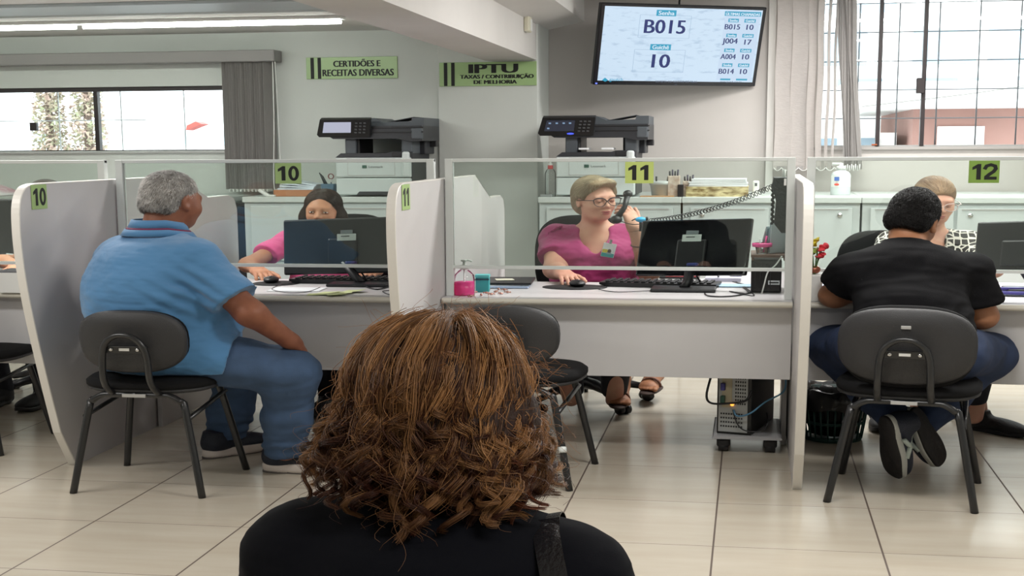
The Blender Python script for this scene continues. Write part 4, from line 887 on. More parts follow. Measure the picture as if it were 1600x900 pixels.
# ------------------------------------------------------------------ person: woman on the phone at desk 11
def seated_legs(F_, pel, R, kn=.42, spread=.09, foot_y=.36, r=1.0):
    out = []
    for s_ in (-1, 1):
        hip = pel+R[:, 0]*s_*.1; k = pel+R[:, 0]*s_*(spread+.03)+R[:, 1]*kn+V(0, 0, -.05); a = np.array([*(pel+R[:, 0]*s_*spread+R[:, 1]*foot_y)[:2], .085])
        if F_ is not None: limb(F_, [hip, k, a], [.09*r, .058*r, .036])
        out.append((hip, k, a))
    return out
def neck_shirt(Sf, che, R, nb, w, dep, depth_v, neck_r=.062):
    pass
def hair_lock(pts, r, g): g.tube(smooth_path(pts, 4), r, 6)
def woman_phone():
    o = (-.64, 6.0, 0); t = thing('person', 'short haired blonde woman with glasses and magenta blouse talking on a phone, desk 11', 'person', o)
    yw = 178; R = frame(yw); pel = V(-.64, 6.02, .56); bel = V(-.64, 5.985, .73); che = V(-.64, 6.0, .885)
    hc = A3(930, 311, 5.93); RH = frame(146, 4, 3)
    shR = V(-.815, 6.02, .94); shL = V(-.465, 6.02, .945)
    elR = A3(868, 432, 5.80); wrR = A3(878, 436, 5.56); wrR[2] = .80; elR[2] = .79
    elL = A3(1014, 425, 5.80); wrL = A3(991, 355, 5.73)
    F_ = Field((-1.1, 5.15, 0), (-.25, 6.3, 1.32), .0043)
    F_.ell(pel, (.2, .14, .12), yaw=yw, k=.06); F_.ell(bel, (.175, .15, .15), yaw=yw, k=.08); F_.ell(che, (.17, .115, .13), yaw=yw, k=.07); F_.cap(shR, shL, .052, None, .06)
    nb = V(-.65, 6.01, .98); F_.cap(nb, hc+RH@V(0, -.02, -.05), .056, .05, .05); head(F_, hc, RH, .98, .96)
    limb(F_, [shR, elR, wrR], [.058, .048, .028]); tip = A3(908, 449, 5.33); tip[2] = .775
    hand(F_, wrR, hframe(tip-wrR, (0, 0, 1)), (.35, .35, .35, .4), .95, .5, .16, side=-1, bend2=.9)
    limb(F_, [shL, elL, wrL], [.055, .044, .027]); hand(F_, wrL, hframe((-.28, .05, 1), (.75, -.65, .2)), (.5, .5, .55, .6), .92, .5, .1, side=1, bend2=1.2)
    lg = seated_legs(F_, V(-.64, 5.98, .53), R, .4, .09, .2)
    f1 = np.array(atZ(968, 612, .12)[:]); f2 = np.array(atZ(1022, 592, .13)[:])
    surf(F_, 'body', sk_fair, t, o)
    FF = Field((-.85, 5.45, 0), (-.15, 6.5, .45), .0043)
    # magenta blouse
    Sf = Field((-1.05, 5.6, .5), (-.25, 6.3, 1.1), .0048)
    Sf.ell(pel, (.225, .17, .13), yaw=yw, k=.06); Sf.ell(bel, (.2, .175, .17), yaw=yw, k=.08); Sf.ell(che, (.19, .135, .135), yaw=yw, k=.07)
    for x in (-.085, .085): Sf.ell(V(-.64+x, 5.885, .855), (.088, .075, .08), k=.06)
    Sf.cap(shR, shL, .068, None, .05)
    for a, b, fr in ((shR, elR, .62), (shL, elL, .55)): Sf.cap(a, a+(b-a)*fr, .074, .078, .03, flat=True)
    Sf.cap(nb+V(0, 0, -.005), nb+V(-.0, 0, .12), .075, .09, .012, 'sub'); Sf.ell(V(-.645, 5.9, .985), (.062, .1, .085), k=.02, op='sub')
    Sf.ell(V(-.63, 5.87, .945), (.036, .08, .075), k=.015, op='sub')
    v_, f_ = surf(Sf, 'blouse', mat('magenta_cotton', 'a32a6a', .8, bump=.2, bscale=350, sheen=.2, var=.06, vscale=8), t, o, lambda v: .004*wav(v, (13, 13, 22), 12)+.002*wav(v, (45, 45, 45), 6), 2)
    g = G()
    g.tube([(-.845+.06*k/23, 5.955+.012*math.sin(k*1.9), .965+.042*math.sin(k/23*1.5)+.006*math.cos(k*1.9)) for k in range(24)], .0045, 6)
    g.build('shoulder_ruffle', MATS['magenta_cotton'], t, o)
    T_ = Field((-.95, 5.4, .1), (-.3, 6.25, .68), .007); T_.ell(pel-V(0, 0, .02), (.215, .16, .12), yaw=yw, k=.05)
    for h, k, a in lg: limb(T_, [h, k, a+V(0, 0, .06)], [.105, .075, .055])
    surf(T_, 'trousers', mat('dark_trousers', '23242c', .85), t, o)
    # bare feet in flat sandals seen below the desk panel
    for i, (p, a_, d) in enumerate(((f1, lg[0][2], (.05, -1, 0)), (f2, lg[1][2], (-.15, -1, 0)))):
        Q = Field(p-.3, p+.3, .004); foot(Q, p+V(0, .05, .06), d, p[2]-.03); Q.cap(p+V(0, .05, .06), p+V(0, .06, .2), .034, .04, .03)
        surf(Q, 'foot', sk_mid, t, o)
        R_ = hframe(d, (0, 0, 1)); q = lambda x, y, z: p+R_@V(x, y, z)
        G().tube([q(.045*math.cos(a), .07, -.03+.05*math.sin(a)) for a in np.linspace(0, PI, 9)], .006, 6).build('sandal_strap', mat('tan_strap', '6b4636', .6), t, o)
        v, f = superplate((0, 0, 0), .042, .125, .012, 2.4, 0, 'xy'); M = Matrix.Identity(4)
        for a in range(3):
            for b in range(3): M[a][b] = R_[a, b]
            M[a][3] = q(0, .05, -.052)[a]
        G().raw(v, f, True, M).build('sandal_sole', mat('sandal_sole', '3a2a24', .7), t, o)
    face_parts(t, o, hc, RH, .98, closed=True, brow='6d5643', lipc='a4484c')
    L = lambda x, y, z: hc+RH@V(x, y, z)
    # hair: swept short blonde cut
    H = Field(hc-.19, hc+.17, .004)
    H.ell(L(0, -.02, .042), (.083, .106, .084), RH, .02); H.ell(L(0, -.06, -.02), (.076, .058, .08), RH, .03); H.ell(L(.058, -.01, .03), (.034, .05, .06), RH, .03); H.ell(L(-.058, -.01, .03), (.034, .05, .06), RH, .03)
    H.ell(L(.0, .062, .088), (.062, .045, .028), RH, .03)
    H.ell(L(0, .1, -.03), (.1, .088, .088), RH, .02, 'sub'); H.ell(L(-.01, .105, .035), (.06, .05, .055), RH, .02, 'sub')
    for x in (-1, 1): H.ell(L(x*.09, .012, -.03), (.035, .032, .045), RH, .012, 'sub')
    H.plane(L(0, -.06, -.1), -RH[:, 2])
    v, f = surf(H, 'hair', mat('blonde_hair_base', '9a8467', .6, bump=.5, bscale=100), t, o)
    def cols(rg, p):
        g = np.clip(.5+.3*wav(p, (28, 28, 28), 3)+rg.normal(size=len(p))*.14, 0, 1)[:, None]; return np.array(lin('8a7860')[:3])*(1-g)+np.array(lin('e0d2b4')[:3])*g
    fuzz(v, f, 7500, .07, .0008, lambda p, n: np.tile(RH@V(.25, -.75, -.75), (len(p), 1))*(.5+0*p)+np.tile(RH@V(-.5, -.1, -.25), (len(p), 1))*np.clip((p-hc)@RH[:, 1]*10, 0, 1)[:, None], 'hair_strands', tint_mat('hair_tint'), t, o, cols, k=8, lift=.003, wave=.0012, jit=.25, follow=True)
    # spectacles
    gl = thing('eyeglasses', 'dark cat-eye glasses on the face of the woman on the phone', 'glasses', hc); q = lambda x, y, z: (RH@V(x, y, z))
    for s_ in (-1, 1):
        rim = [q(s_*(.034+.027*math.cos(a)+(.004 if math.sin(a) > 0 else 0)*math.cos(a)), .112-.006*abs(math.cos(a)), -.004+.022*math.sin(a)+(.006*max(0, math.cos(a)) if math.sin(a) > 0 else 0)) for a in np.linspace(0, 2*PI, 25)[:-1]]
        G().tube(rim, [.0018+.0016*max(0, math.sin(a)) for a in np.linspace(0, 2*PI, 25)[:-1]], 6, closed=True).build('rim', mat('dark_acetate', '2b1c26', .25), gl)
        G().tube([q(s_*.062, .107, .008), q(s_*.079, .09, .008), q(s_*.084, .04, .004), q(s_*.084, -.0, -.002)], .0022, 6).build('temple', MATS['dark_acetate'], gl)
        G().ell(q(s_*.034, .1115, -.004), (.001, .001, .001)) if False else None
    G().tube([q(-.007, .112, .002), q(0, .115, .004), q(.007, .112, .002)], .002, 6).build('bridge', MATS['dark_acetate'], gl)
    G().ell(L(-.084, .004, -.046), (.006, .006, .0085)).build('earring', mat('pearl', 'e8e2dc', .2), t, o)
    # handset held to her left ear
    ph = thing('telephone_handset', 'black telephone handset held to the ear of the woman in magenta', 'telephone', A3(970, 325, 5.70)); po = ph.location.copy(); po.x /= W; po.y /= W
    a = A3(981, 303, 5.76)-np.array(po); b = A3(963, 343, 5.71)-np.array(po)
    G().tube([a, a*.5+b*.5+V(.012, -.015, 0), b], [.014, .011, .015], 10).build('handle', black_plastic, ph); G().ell(b, (.024, .024, .022)).build('mouthpiece', black_plastic, ph); G().ell(a, (.02, .022, .02)).build('earpiece', black_plastic, ph)
    # badge, bracelets
    bd = thing('name_badge', 'white and teal identity badge clipped to the magenta blouse', 'badge', A3(951, 391, 5.785)); M = Matrix.Rotation(.2, 4, 'Y')
    G(M).box((0, 0, 0), (.054, .003, .075), .003).build('card', paper_m, bd); G(M).box((0, -.002, -.026), (.052, .001, .02)).build('teal_band', mat('badge_teal', '3aa0a4', .4), bd)
    G(M).box((-.014, -.002, -.006), (.022, .001, .018)).build('yellow_patch', mat('badge_yellow', 'd8c84a', .4), bd); G(M).ell((.004, -.002, -.004), (.008, .0012, .011)).build('portrait_head', mat('badge_portrait', '5b4a44', .5), bd); G(M).box((.004, -.0022, -.016), (.02, .001, .01), .002).build('portrait_shoulders', mat('badge_shirt', '8fa0b0', .5), bd)
    G(M).box((0, -.002, .046), (.012, .006, .022), .002).build('clip', chrome, bd)
    d = (elL-wrL)/np.linalg.norm(elL-wrL); c = wrL+d*.1; e1 = np.cross(d, V(0, 1, 0)); e1 /= np.linalg.norm(e1); e2 = np.cross(d, e1)
    G().tube([c+(e1*math.cos(a)+e2*math.sin(a))*.036+d*.006*math.cos(a) for a in np.linspace(0, 2*PI, 25)[:-1]], .0028, 6, closed=True).build('bracelet', mat('bracelet_brown', '4b3a2f', .4), t, o)
    c = wrL+d*.012; G().tube([c+(e1*math.cos(a)+e2*math.sin(a))*.03 for a in np.linspace(0, 2*PI, 21)[:-1]], .0022, 6, closed=True).build('bracelet', mat('bracelet_brown', '4b3a2f', .4), t, o)
woman_phone()
# ------------------------------------------------------------------ person: woman in pink behind the monitor of desk 10
def woman_pink():
    o = (-1.83, 6.08, 0); t = thing('person', 'dark haired young woman in a pink T-shirt behind the monitor of desk 10', 'person', o)
    yw = 176; R = frame(yw); hc = A3(504, 329, 6.02); RH = frame(174, 3, -3); cx = hc[0]-.01
    pel = V(cx, 6.1, .56); bel = V(cx, 6.07, .7); che = V(cx, 6.08, .85)
    shR = V(cx-.165, 6.08, .905); shL = V(cx+.165, 6.08, .905); elR = A3(388, 428, 5.8); elR[2] = .80; wrR = A3(402, 428, 5.62); wrR[2] = .79; elL = V(cx+.22, 5.85, .8); wrL = A3(588, 430, 5.65); wrL[2] = .79
    F_ = Field((cx-.45, 5.25, 0), (cx+.45, 6.35, 1.3), .0046)
    F_.ell(pel, (.17, .13, .11), yaw=yw, k=.06); F_.ell(bel, (.14, .11, .14), yaw=yw, k=.08); F_.ell(che, (.145, .1, .13), yaw=yw, k=.07); F_.cap(shR, shL, .045, None, .05)
    nb = V(cx, 6.09, .94); F_.cap(nb, hc+RH@V(0, -.02, -.05), .05, .048, .04); head(F_, hc, RH, .96, .95)
    limb(F_, [shR, elR, wrR], [.045, .037, .025]); limb(F_, [shL, elL, wrL], [.045, .037, .025])
    tip = A3(432, 446, 5.36); tip[2] = .775; hand(F_, wrR, hframe(tip-wrR, (0, 0, 1)), (.35, .35, .4, .4), .95, .5, .14, side=-1, bend2=.9); hand(F_, wrL, hframe((-.1, -1, -.1), (0, 0, 1)), (.35,)*4, .9, side=1)
    lg = seated_legs(F_, V(cx, 6.05, .53), R, .4, .08, .3)
    surf(F_, 'body', sk_tan, t, o)
    Sf = Field((cx-.4, 5.75, .5), (cx+.4, 6.3, 1.05), .0055)
    Sf.ell(pel, (.19, .15, .12), yaw=yw, k=.06); Sf.ell(bel, (.16, .13, .15), yaw=yw, k=.08); Sf.ell(che, (.162, .12, .13), yaw=yw, k=.07); Sf.cap(shR, shL, .06, None, .05)
    for a, b in ((shR, elR), (shL, elL)): Sf.cap(a, a+(b-a)*.6, .062, .064, .03, flat=True)
    Sf.cap(nb+V(0, -.01, 0), nb+V(0, -.02, .12), .065, .08, .01, 'sub')
    surf(Sf, 't_shirt', mat('hot_pink_cotton', 'e0578f', .8, bump=.2, bscale=350, sheen=.2), t, o, lambda v: .004*wav(v, (14, 14, 22), 22), 2)
    T_ = Field((cx-.35, 5.5, .0), (cx+.35, 6.3, .66), .008); T_.ell(pel-V(0, 0, .02), (.185, .15, .11), yaw=yw, k=.05)
    for h, k, a in lg: limb(T_, [h, k, a+V(0, 0, .0)], [.1, .072, .05])
    surf(T_, 'trousers', mat('dark_trousers', '23242c', .85), t, o)
    for h, k, a in lg: shoe(t, o, (a[0], a[1]+.05, .004), (0, -1, 0), upper='1a1a1c', sole='2a2a2a')
    face_parts(t, o, hc, RH, .96, brow='2a1d18', lipc='a8625a')
    L = lambda x, y, z: hc+RH@V(x, y, z)
    H = Field(hc-.22, hc+.17, .0045); H.ell(L(0, -.018, .035), (.081, .1, .088), RH, .02)
    for x in (-1, 1): H.ell(L(x*.078, -.02, -.045), (.028, .045, .055), RH, .03)
    H.ell(L(0, -.07, -.03), (.08, .05, .09), RH, .03); H.ell(L(0, .1, -.02), (.07, .09, .092), RH, .012, 'sub')
    for x in (-1, 1): H.ell(L(x*.045, .08, .07), (.045, .05, .03), RH, .02) if False else None
    v, f = surf(H, 'hair', mat('dark_hair_base', '2a1e18', .5, bump=.4, bscale=90), t, o)
    def cols(rg, p): g = np.clip(.3+.3*wav(p, (25, 25, 25), 5)+rg.normal(size=len(p))*.15, 0, 1)[:, None]; return np.array(lin('1d1411')[:3])*(1-g)+np.array(lin('5a4336')[:3])*g
    def comb(p, n): s_ = np.sign((p-hc)@RH[:, 0])[:, None]; return s_*RH[:, 0][None]*.6-RH[:, 2][None]*.8-RH[:, 1][None]*.25
    fuzz(v, f, 5500, .09, .0008, comb, 'hair_strands', tint_mat('hair_tint'), t, o, cols, k=10, lift=.004, wave=.0035, jit=.2, follow=True)
    G().ell(L(-.08, .0, -.042), (.004, .004, .005)).build('earring', mat('pearl', 'e8e2dc', .2), t, o)
woman_pink()
# ------------------------------------------------------------------ person: woman with patterned blouse at desk 12
def pattern_mat():
    m = bpy.data.materials.new('black_white_grid_cloth'); m.use_nodes = True; N = m.node_tree.nodes; L = m.node_tree.links; b = N['Principled BSDF']; b.inputs['Roughness'].default_value = .8
    tc = N.new('ShaderNodeTexCoord'); vo = N.new('ShaderNodeTexVoronoi'); vo.feature = 'DISTANCE_TO_EDGE'; vo.inputs['Scale'].default_value = 26; vo.inputs['Randomness'].default_value = .35; L.new(tc.outputs['Object'], vo.inputs['Vector'])
    r = N.new('ShaderNodeValToRGB'); r.color_ramp.interpolation = 'CONSTANT'; r.color_ramp.elements[0].color = lin('d6d2c8'); r.color_ramp.elements[1].color = lin('2a2726'); r.color_ramp.elements[1].position = .09
    L.new(vo.outputs['Distance'], r.inputs[0]); L.new(r.outputs[0], b.inputs['Base Color']); return m
def woman_pattern():
    hc = A3(1461, 314, 6.02); cx = hc[0]+.0; o = (cx, 6.1, 0); t = thing('person', 'woman with tied-back light brown hair and black and white patterned blouse, desk 12', 'person', o)
    yw = 176; R = frame(yw); RH = frame(170, 14, 2); pel = V(cx, 6.12, .56); bel = V(cx, 6.08, .7); che = V(cx, 6.1, .86)
    shR = V(cx-.155, 6.1, .915); shL = V(cx+.155, 6.1, .915); elR = V(cx-.22, 5.9, .8); elL = V(cx+.22, 5.9, .8); wrR = V(cx-.1, 5.7, .79); wrL = V(cx+.12, 5.7, .79)
    F_ = Field((cx-.4, 5.2, 0), (cx+.4, 6.35, 1.32), .0046)
    F_.ell(pel, (.17, .13, .11), yaw=yw, k=.06); F_.ell(bel, (.145, .12, .14), yaw=yw, k=.08); F_.ell(che, (.15, .105, .13), yaw=yw, k=.07); F_.cap(shR, shL, .045, None, .05)
    nb = V(cx, 6.1, .95); F_.cap(nb, hc+RH@V(0, -.02, -.05), .052, .05, .04); head(F_, hc, RH, .96, 1.0)
    limb(F_, [shR, elR, wrR], [.048, .04, .025]); limb(F_, [shL, elL, wrL], [.048, .04, .025]); hand(F_, wrR, hframe((.1, -1, -.1), (0, 0, 1)), (.3,)*4, .9, side=-1); hand(F_, wrL, hframe((-.1, -1, -.1), (0, 0, 1)), (.3,)*4, .9, side=1)
    lg = seated_legs(F_, V(cx, 6.05, .53), R, .42, .1, .44)
    surf(F_, 'body', sk_fair, t, o)
    Sf = Field((cx-.4, 5.75, .5), (cx+.4, 6.35, 1.08), .0055)
    Sf.ell(pel, (.19, .15, .12), yaw=yw, k=.06); Sf.ell(bel, (.165, .14, .15), yaw=yw, k=.08); Sf.ell(che, (.172, .128, .135), yaw=yw, k=.07); Sf.cap(shR, shL, .062, None, .05)
    for a, b in ((shR, elR), (shL, elL)): Sf.cap(a, a+(b-a)*.7, .066, .07, .03, flat=True)
    Sf.cap(nb+V(0, -.02, 0), nb+V(0, -.03, .12), .065, .08, .01, 'sub'); Sf.ell(V(cx, 5.98, .95), (.05, .1, .1), k=.015, op='sub')
    surf(Sf, 'blouse', pattern_mat(), t, o, lambda v: .003*wav(v, (14, 14, 22), 32), 2)
    T_ = Field((cx-.35, 5.3, .0), (cx+.35, 6.35, .66), .008); T_.ell(pel-V(0, 0, .02), (.185, .15, .11), yaw=yw, k=.05)
    for h, k, a in lg: limb(T_, [h, k, a+V(0, 0, .1)], [.1, .072, .05])
    surf(T_, 'trousers', mat('dark_trousers', '23242c', .85), t, o)
    face_parts(t, o, hc, RH, .96, closed=True, brow='8a6a52', lipc='b06a62')
    L = lambda x, y, z: hc+RH@V(x, y, z)
    H = Field(hc-.17, hc+.17, .0045); H.ell(L(0, -.018, .038), (.083, .104, .09), RH, .02); H.ell(L(0, -.06, -.01), (.07, .055, .07), RH, .03); H.ell(L(0, -.13, -.0), (.035, .035, .035), RH, .02)
    H.ell(L(0, .1, -.035), (.08, .085, .09), RH, .015, 'sub')
    for x in (-1, 1): H.ell(L(x*.088, .005, -.03), (.03, .03, .045), RH, .01, 'sub')
    v, f = surf(H, 'hair', mat('light_brown_hair_base', '8a6c50', .5, bump=.4, bscale=90), t, o)
    def cols(rg, p): g = np.clip(.5+.3*wav(p, (25, 25, 25), 5)+rg.normal(size=len(p))*.15, 0, 1)[:, None]; return np.array(lin('6b5040')[:3])*(1-g)+np.array(lin('b89a78')[:3])*g
    fuzz(v, f, 4500, .05, .0008, lambda p, n: np.tile(RH@V(0, -1, -.15), (len(p), 1)), 'hair_strands', tint_mat('hair_tint'), t, o, cols, k=7, lift=.002, jit=.15, follow=True)
    gl = thing('eyeglasses', 'clear framed glasses on the woman in the patterned blouse', 'glasses', hc); q = lambda x, y, z: (RH@V(x, y, z)); m = mat('clear_acetate', 'c9b5b0', .15, spec=.8)
    for s_ in (-1, 1):
        G().tube([q(s_*(.034+.027*math.cos(a)), .112-.006*abs(math.cos(a)), -.004+.021*math.sin(a)) for a in np.linspace(0, 2*PI, 25)[:-1]], .0018, 6, closed=True).build('rim', m, gl)
        G().tube([q(s_*.061, .107, .006), q(s_*.08, .09, .006), q(s_*.084, .04, .004), q(s_*.084, -.0, -.002)], .0018, 6).build('temple', m, gl)
    G().tube([q(-.007, .112, .0), q(0, .115, .003), q(.007, .112, .0)], .0018, 6).build('bridge', m, gl)
    # flat shoe seen right of the chair
    sh = np.array(atZ(1508, 668, .0)[:]); shoe(t, o, (sh[0], sh[1]-.01, .004), (.75, -.66, 0), upper='131215', sole='131215', width=.042)
    a = V(sh[0]+.045, sh[1]-.05, .06); Q = Field(a-.2, a+.45, .005); Q.cap(a, a+V(-.05, .05, .35), .035, .05, .02); Q.cap(a, a+V(.06, -.05, -.02), .033, .03, .02); surf(Q, 'ankle', sk_tan, t, o)
    sh = V(sh[0]-.32, sh[1]+.1, 0); shoe(t, o, (sh[0], sh[1], .004), (-.1, -1, 0), upper='131215', sole='131215', width=.042)
woman_pattern()
# ------------------------------------------------------------------ person: man in black from behind
def man_black():
    o = (.52, 4.6, 0); t = thing('person', 'black haired man in a black T-shirt leaning on desk 12, seen from behind', 'person', o)
    yw = 8; R = frame(yw); right = R[:, 0]; pel = V(.525, 4.66, .60); bel = V(.525, 4.71, .73); che = V(.515, 4.80, .89)
    hc = A3(1426, 348, 4.93); RH = frame(22, 22, 6)
    shL = A3(1335, 424, 4.86); shR = A3(1513, 424, 4.83); elL = A3(1308, 470, 4.98); wrL = A3(1390, 450, 5.22); wrL[2] = .785; elR = A3(1534, 494, 4.84); wrR = A3(1500, 455, 5.08); wrR[2] = .785
    elL = A3(1304, 474, 4.93); elL[2] = .785
    hipL = pel-right*.1; hipR = pel+right*.1; knL = V(.30, 5.02, .535); knR = V(.80, 4.95, .525); anL = A3(1404, 662, 4.76); anR = A3(1442, 664, 4.86)
    F_ = Field((.08, 4.3, 0), (1.02, 5.45, 1.34), .0048)
    F_.ell(pel, (.165, .13, .12), yaw=yw, k=.06); F_.ell(bel, (.15, .12, .15), yaw=yw, k=.08); F_.ell(che, (.17, .11, .14), yaw=yw, k=.08); F_.cap(shL, shR, .055, None, .06)
    nb = V(.515, 4.86, .985); F_.cap(nb, hc+RH@V(0, -.03, -.04), .063, .06, .05); head(F_, hc, RH, 1.0, 1.05)
    limb(F_, [shL, elL, wrL], [.055, .05, .034]); limb(F_, [shR, elR, wrR], [.055, .05, .032]); hand(F_, wrL, hframe((1, .5, 0), (0, 0, 1)), (.4,)*4, .95, side=1); hand(F_, wrR, hframe((-.6, 1, 0), (0, 0, 1)), (.4,)*4, .95, side=-1)
    limb(F_, [hipL, knL, anL], [.09, .06, .038]); limb(F_, [hipR, knR, anR], [.09, .06, .038])
    surf(F_, 'body', sk_mid, t, o)
    Sf = Field((.08, 4.35, .5), (1.0, 5.2, 1.12), .0052)
    Sf.ell(pel+V(0, 0, .02), (.188, .15, .12), yaw=yw, k=.07); Sf.ell(bel, (.185, .145, .17), yaw=yw, k=.09); Sf.ell(che, (.21, .13, .155), yaw=yw, k=.08); Sf.cap(shL, shR, .073, None, .06)
    Sf.cap(shL, shL+(elL-shL)*.62, .078, .086, .03, flat=True); Sf.cap(shR, shR+(elR-shR)*.72, .078, .086, .03, flat=True)
    Sf.cap(nb-V(0, 0, .02), nb+V(0, .01, .045), .085, .072, .04, flat=True); Sf.cap(nb+V(0, .01, .0), nb+V(0, .05, .2), .064, .07, .006, 'sub')
    def dsp(v): return .005*wav(v, (10, 10, 24), 41)+.0035*np.sin((v[:, 2]*1.0-np.abs(v[:, 0]-.52)*.7)*75+2.5*wav(v, (6, 6, 6), 3))*np.exp(-((v[:, 2]-.68)/.13)**2)
    surf(Sf, 't_shirt', mat('black_cotton', '0e0e11', .9, spec=.2, bump=.3, bscale=350), t, o, dsp, 2)
    J = Field((.1, 4.35, .02), (1.02, 5.25, .74), .006); J.ell(pel-V(0, 0, .03), (.215, .17, .115), yaw=yw, k=.06)
    limb(J, [hipL-right*.02, knL, knL+(anL-knL)*.6, anL], [.115, .09, .068, .055], .05); limb(J, [hipR+right*.02, knR, knR+(anR-knR)*.6, anR], [.115, .092, .068, .055], .05)
    surf(J, 'jeans', mat('navy_denim', '27395c', .85, bump=.35, bscale=500, c2='1f2e4a', vscale=7), t, o, lambda v: .004*wav(v, (13, 13, 24), 9), 1)
    face_parts(t, o, hc, RH, 1.0, brow='1a1412', lipc='8a5a4c')
    L = lambda x, y, z: hc+RH@V(x, y, z)
    H = Field(hc-.17, hc+.17, .0045); H.ell(L(0, -.02, .048), (.081, .106, .1), RH, .02); H.ell(L(0, -.06, -.012), (.076, .062, .062), RH, .03); H.ell(L(0, .1, -.03), (.1, .085, .08), RH, .015, 'sub')
    for x in (-1, 1): H.ell(L(x*.092, .0, -.022), (.036, .036, .046), RH, .01, 'sub')
    H.plane(L(0, -.06, -.058), -RH[:, 2]-.2*RH[:, 1])
    v, f = surf(H, 'hair', mat('black_hair_base', '0d0b0b', .7, spec=.2), t, o)
    def cols(rg, p): return np.clip(.008+.006*rg.random((len(p), 1)), 0, 1)*np.array([[1.1, 1, 1]])
    fuzz(v, f, 11000, .018, .0011, lambda p, n: np.tile(RH@V(.2, -.6, -.8), (len(p), 1))+.5*np.stack([wav(p, (30, 30, 30), 1), wav(p, (30, 30, 30), 2), wav(p, (30, 30, 30), 3)], 1), 'hair_strands', tint_mat('black_hair_tint', .4, .3), t, o, cols, k=5, lift=.006, wave=.003, jit=.8, follow=True, keep=lambda p: ~((np.abs((p-hc)@RH[:, 0]) > .062) & ((p-hc)@RH[:, 2] < .03) & ((p-hc)@RH[:, 1] > -.035)))
    B_ = Field(hc-.17, hc+.15, .004); B_.ell(L(0, .06, -.07), (.062, .055, .052), RH, .02); B_.ell(L(0, .045, -.03), (.08, .065, .05), RH, .01, 'sub') ; surf(B_, 'beard', MATS['black_hair_base'], t, o)
    # trainers standing on their toes, soles to the camera
    for tx, ty, hx, hy, y0, sd in ((1398, 748, 1386, 668, 4.70, 1), (1474, 727, 1440, 664, 4.80, -1)):
        toe = A3(tx, ty, y0); toe[2] = max(toe[2], .014); heel = A3(hx, hy, y0-.03); d = toe-heel; d /= np.linalg.norm(d); up = V(.80*sd, .58, .12)
        sh, q, Rr = shoe(t, o, toe-d*.285, d, up, upper='1a2030', sole='b9bab4', width=.05, th=.02, outsole='151213')
        for s2 in (-1, 1): g = G(); g.tube([q(s2*.048, .1, .022), q(s2*.046, .13, .04), q(s2*.03, .155, .064)], [.009, .009, .006], 6); g.tube([q(s2*.048, .185, .022), q(s2*.044, .155, .04), q(s2*.026, .125, .068)], [.009, .009, .006], 6); g.build('side_emblem', mat('pale_mint', 'b9c4bc', .6), sh, o)
man_black()
# ------------------------------------------------------------------ person: clerk at desk 9, mostly outside the picture
def clerk_left():
    cx = -3.16; o = (cx, 6.1, 0); t = thing('person', 'clerk at the left edge behind the monitor of desk 9, only a forearm visible', 'person', o)
    yw = 178; R = frame(yw); hc = V(cx, 6.02, 1.14); RH = frame(178, 8); pel = V(cx, 6.12, .56); bel = V(cx, 6.08, .7); che = V(cx, 6.1, .86)
    shR = V(cx-.165, 6.1, .915); shL = V(cx+.165, 6.1, .915); elL = A3(-6, 404, 5.85); wrL = A3(26, 412, 5.62); wrL[2] = .8; elR = V(cx-.2, 5.9, .8); wrR = V(cx-.1, 5.65, .79)
    F_ = Field((cx-.42, 5.2, 0), (cx+.6, 6.35, 1.32), .007)
    F_.ell(pel, (.17, .13, .11), yaw=yw, k=.06); F_.ell(bel, (.145, .12, .14), yaw=yw, k=.08); F_.ell(che, (.15, .105, .13), yaw=yw, k=.07); F_.cap(shR, shL, .045, None, .05); F_.cap(V(cx, 6.1, .95), hc+V(0, .02, -.05), .05, .05, .04); head(F_, hc, RH)
    limb(F_, [shR, elR, wrR], [.048, .04, .026]); limb(F_, [shL, elL, wrL], [.048, .045, .03]); hand(F_, wrL, hframe((.5, -1, -.1), (0, 0, 1)), (.3,)*4, .9, side=1); hand(F_, wrR, hframe((0, -1, -.1), (0, 0, 1)), (.3,)*4, .9, side=-1)
    lg = seated_legs(F_, V(cx, 6.05, .53), R, .42, .1, .34); surf(F_, 'body', sk_tan, t, o)
    Sf = Field((cx-.4, 5.75, .5), (cx+.5, 6.35, 1.08), .008); Sf.ell(pel, (.19, .15, .12), yaw=yw, k=.06); Sf.ell(bel, (.165, .14, .15), yaw=yw, k=.08); Sf.ell(che, (.172, .128, .135), yaw=yw, k=.07); Sf.cap(shR, shL, .062, None, .05)
    for a, b in ((shR, elR), (shL, elL)): Sf.cap(a, a+(b-a)*.6, .066, .07, .03, flat=True)
    surf(Sf, 'shirt', MATS['black_cotton'], t, o)
    T_ = Field((cx-.35, 5.3, .0), (cx+.35, 6.35, .66), .009); T_.ell(pel-V(0, 0, .02), (.185, .15, .11), yaw=yw, k=.05)
    for h, k, a in lg: limb(T_, [h, k, a], [.1, .072, .05])
    surf(T_, 'trousers', MATS['dark_trousers'], t, o)
    for h, k, a in lg: shoe(t, o, (a[0], a[1]+.05, .004), (0, -1, 0), upper='1a1a1c', sole='2a2a2a')
    H = Field(hc-.17, hc+.17, .007); H.ell(hc+V(0, .02, .04), (.085, .105, .09)); H.ell(hc+V(0, -.1, -.03), (.08, .09, .09), op='sub'); surf(H, 'hair', MATS['dark_hair_base'], t, o)
    face_parts(t, o, hc, RH)
clerk_left()
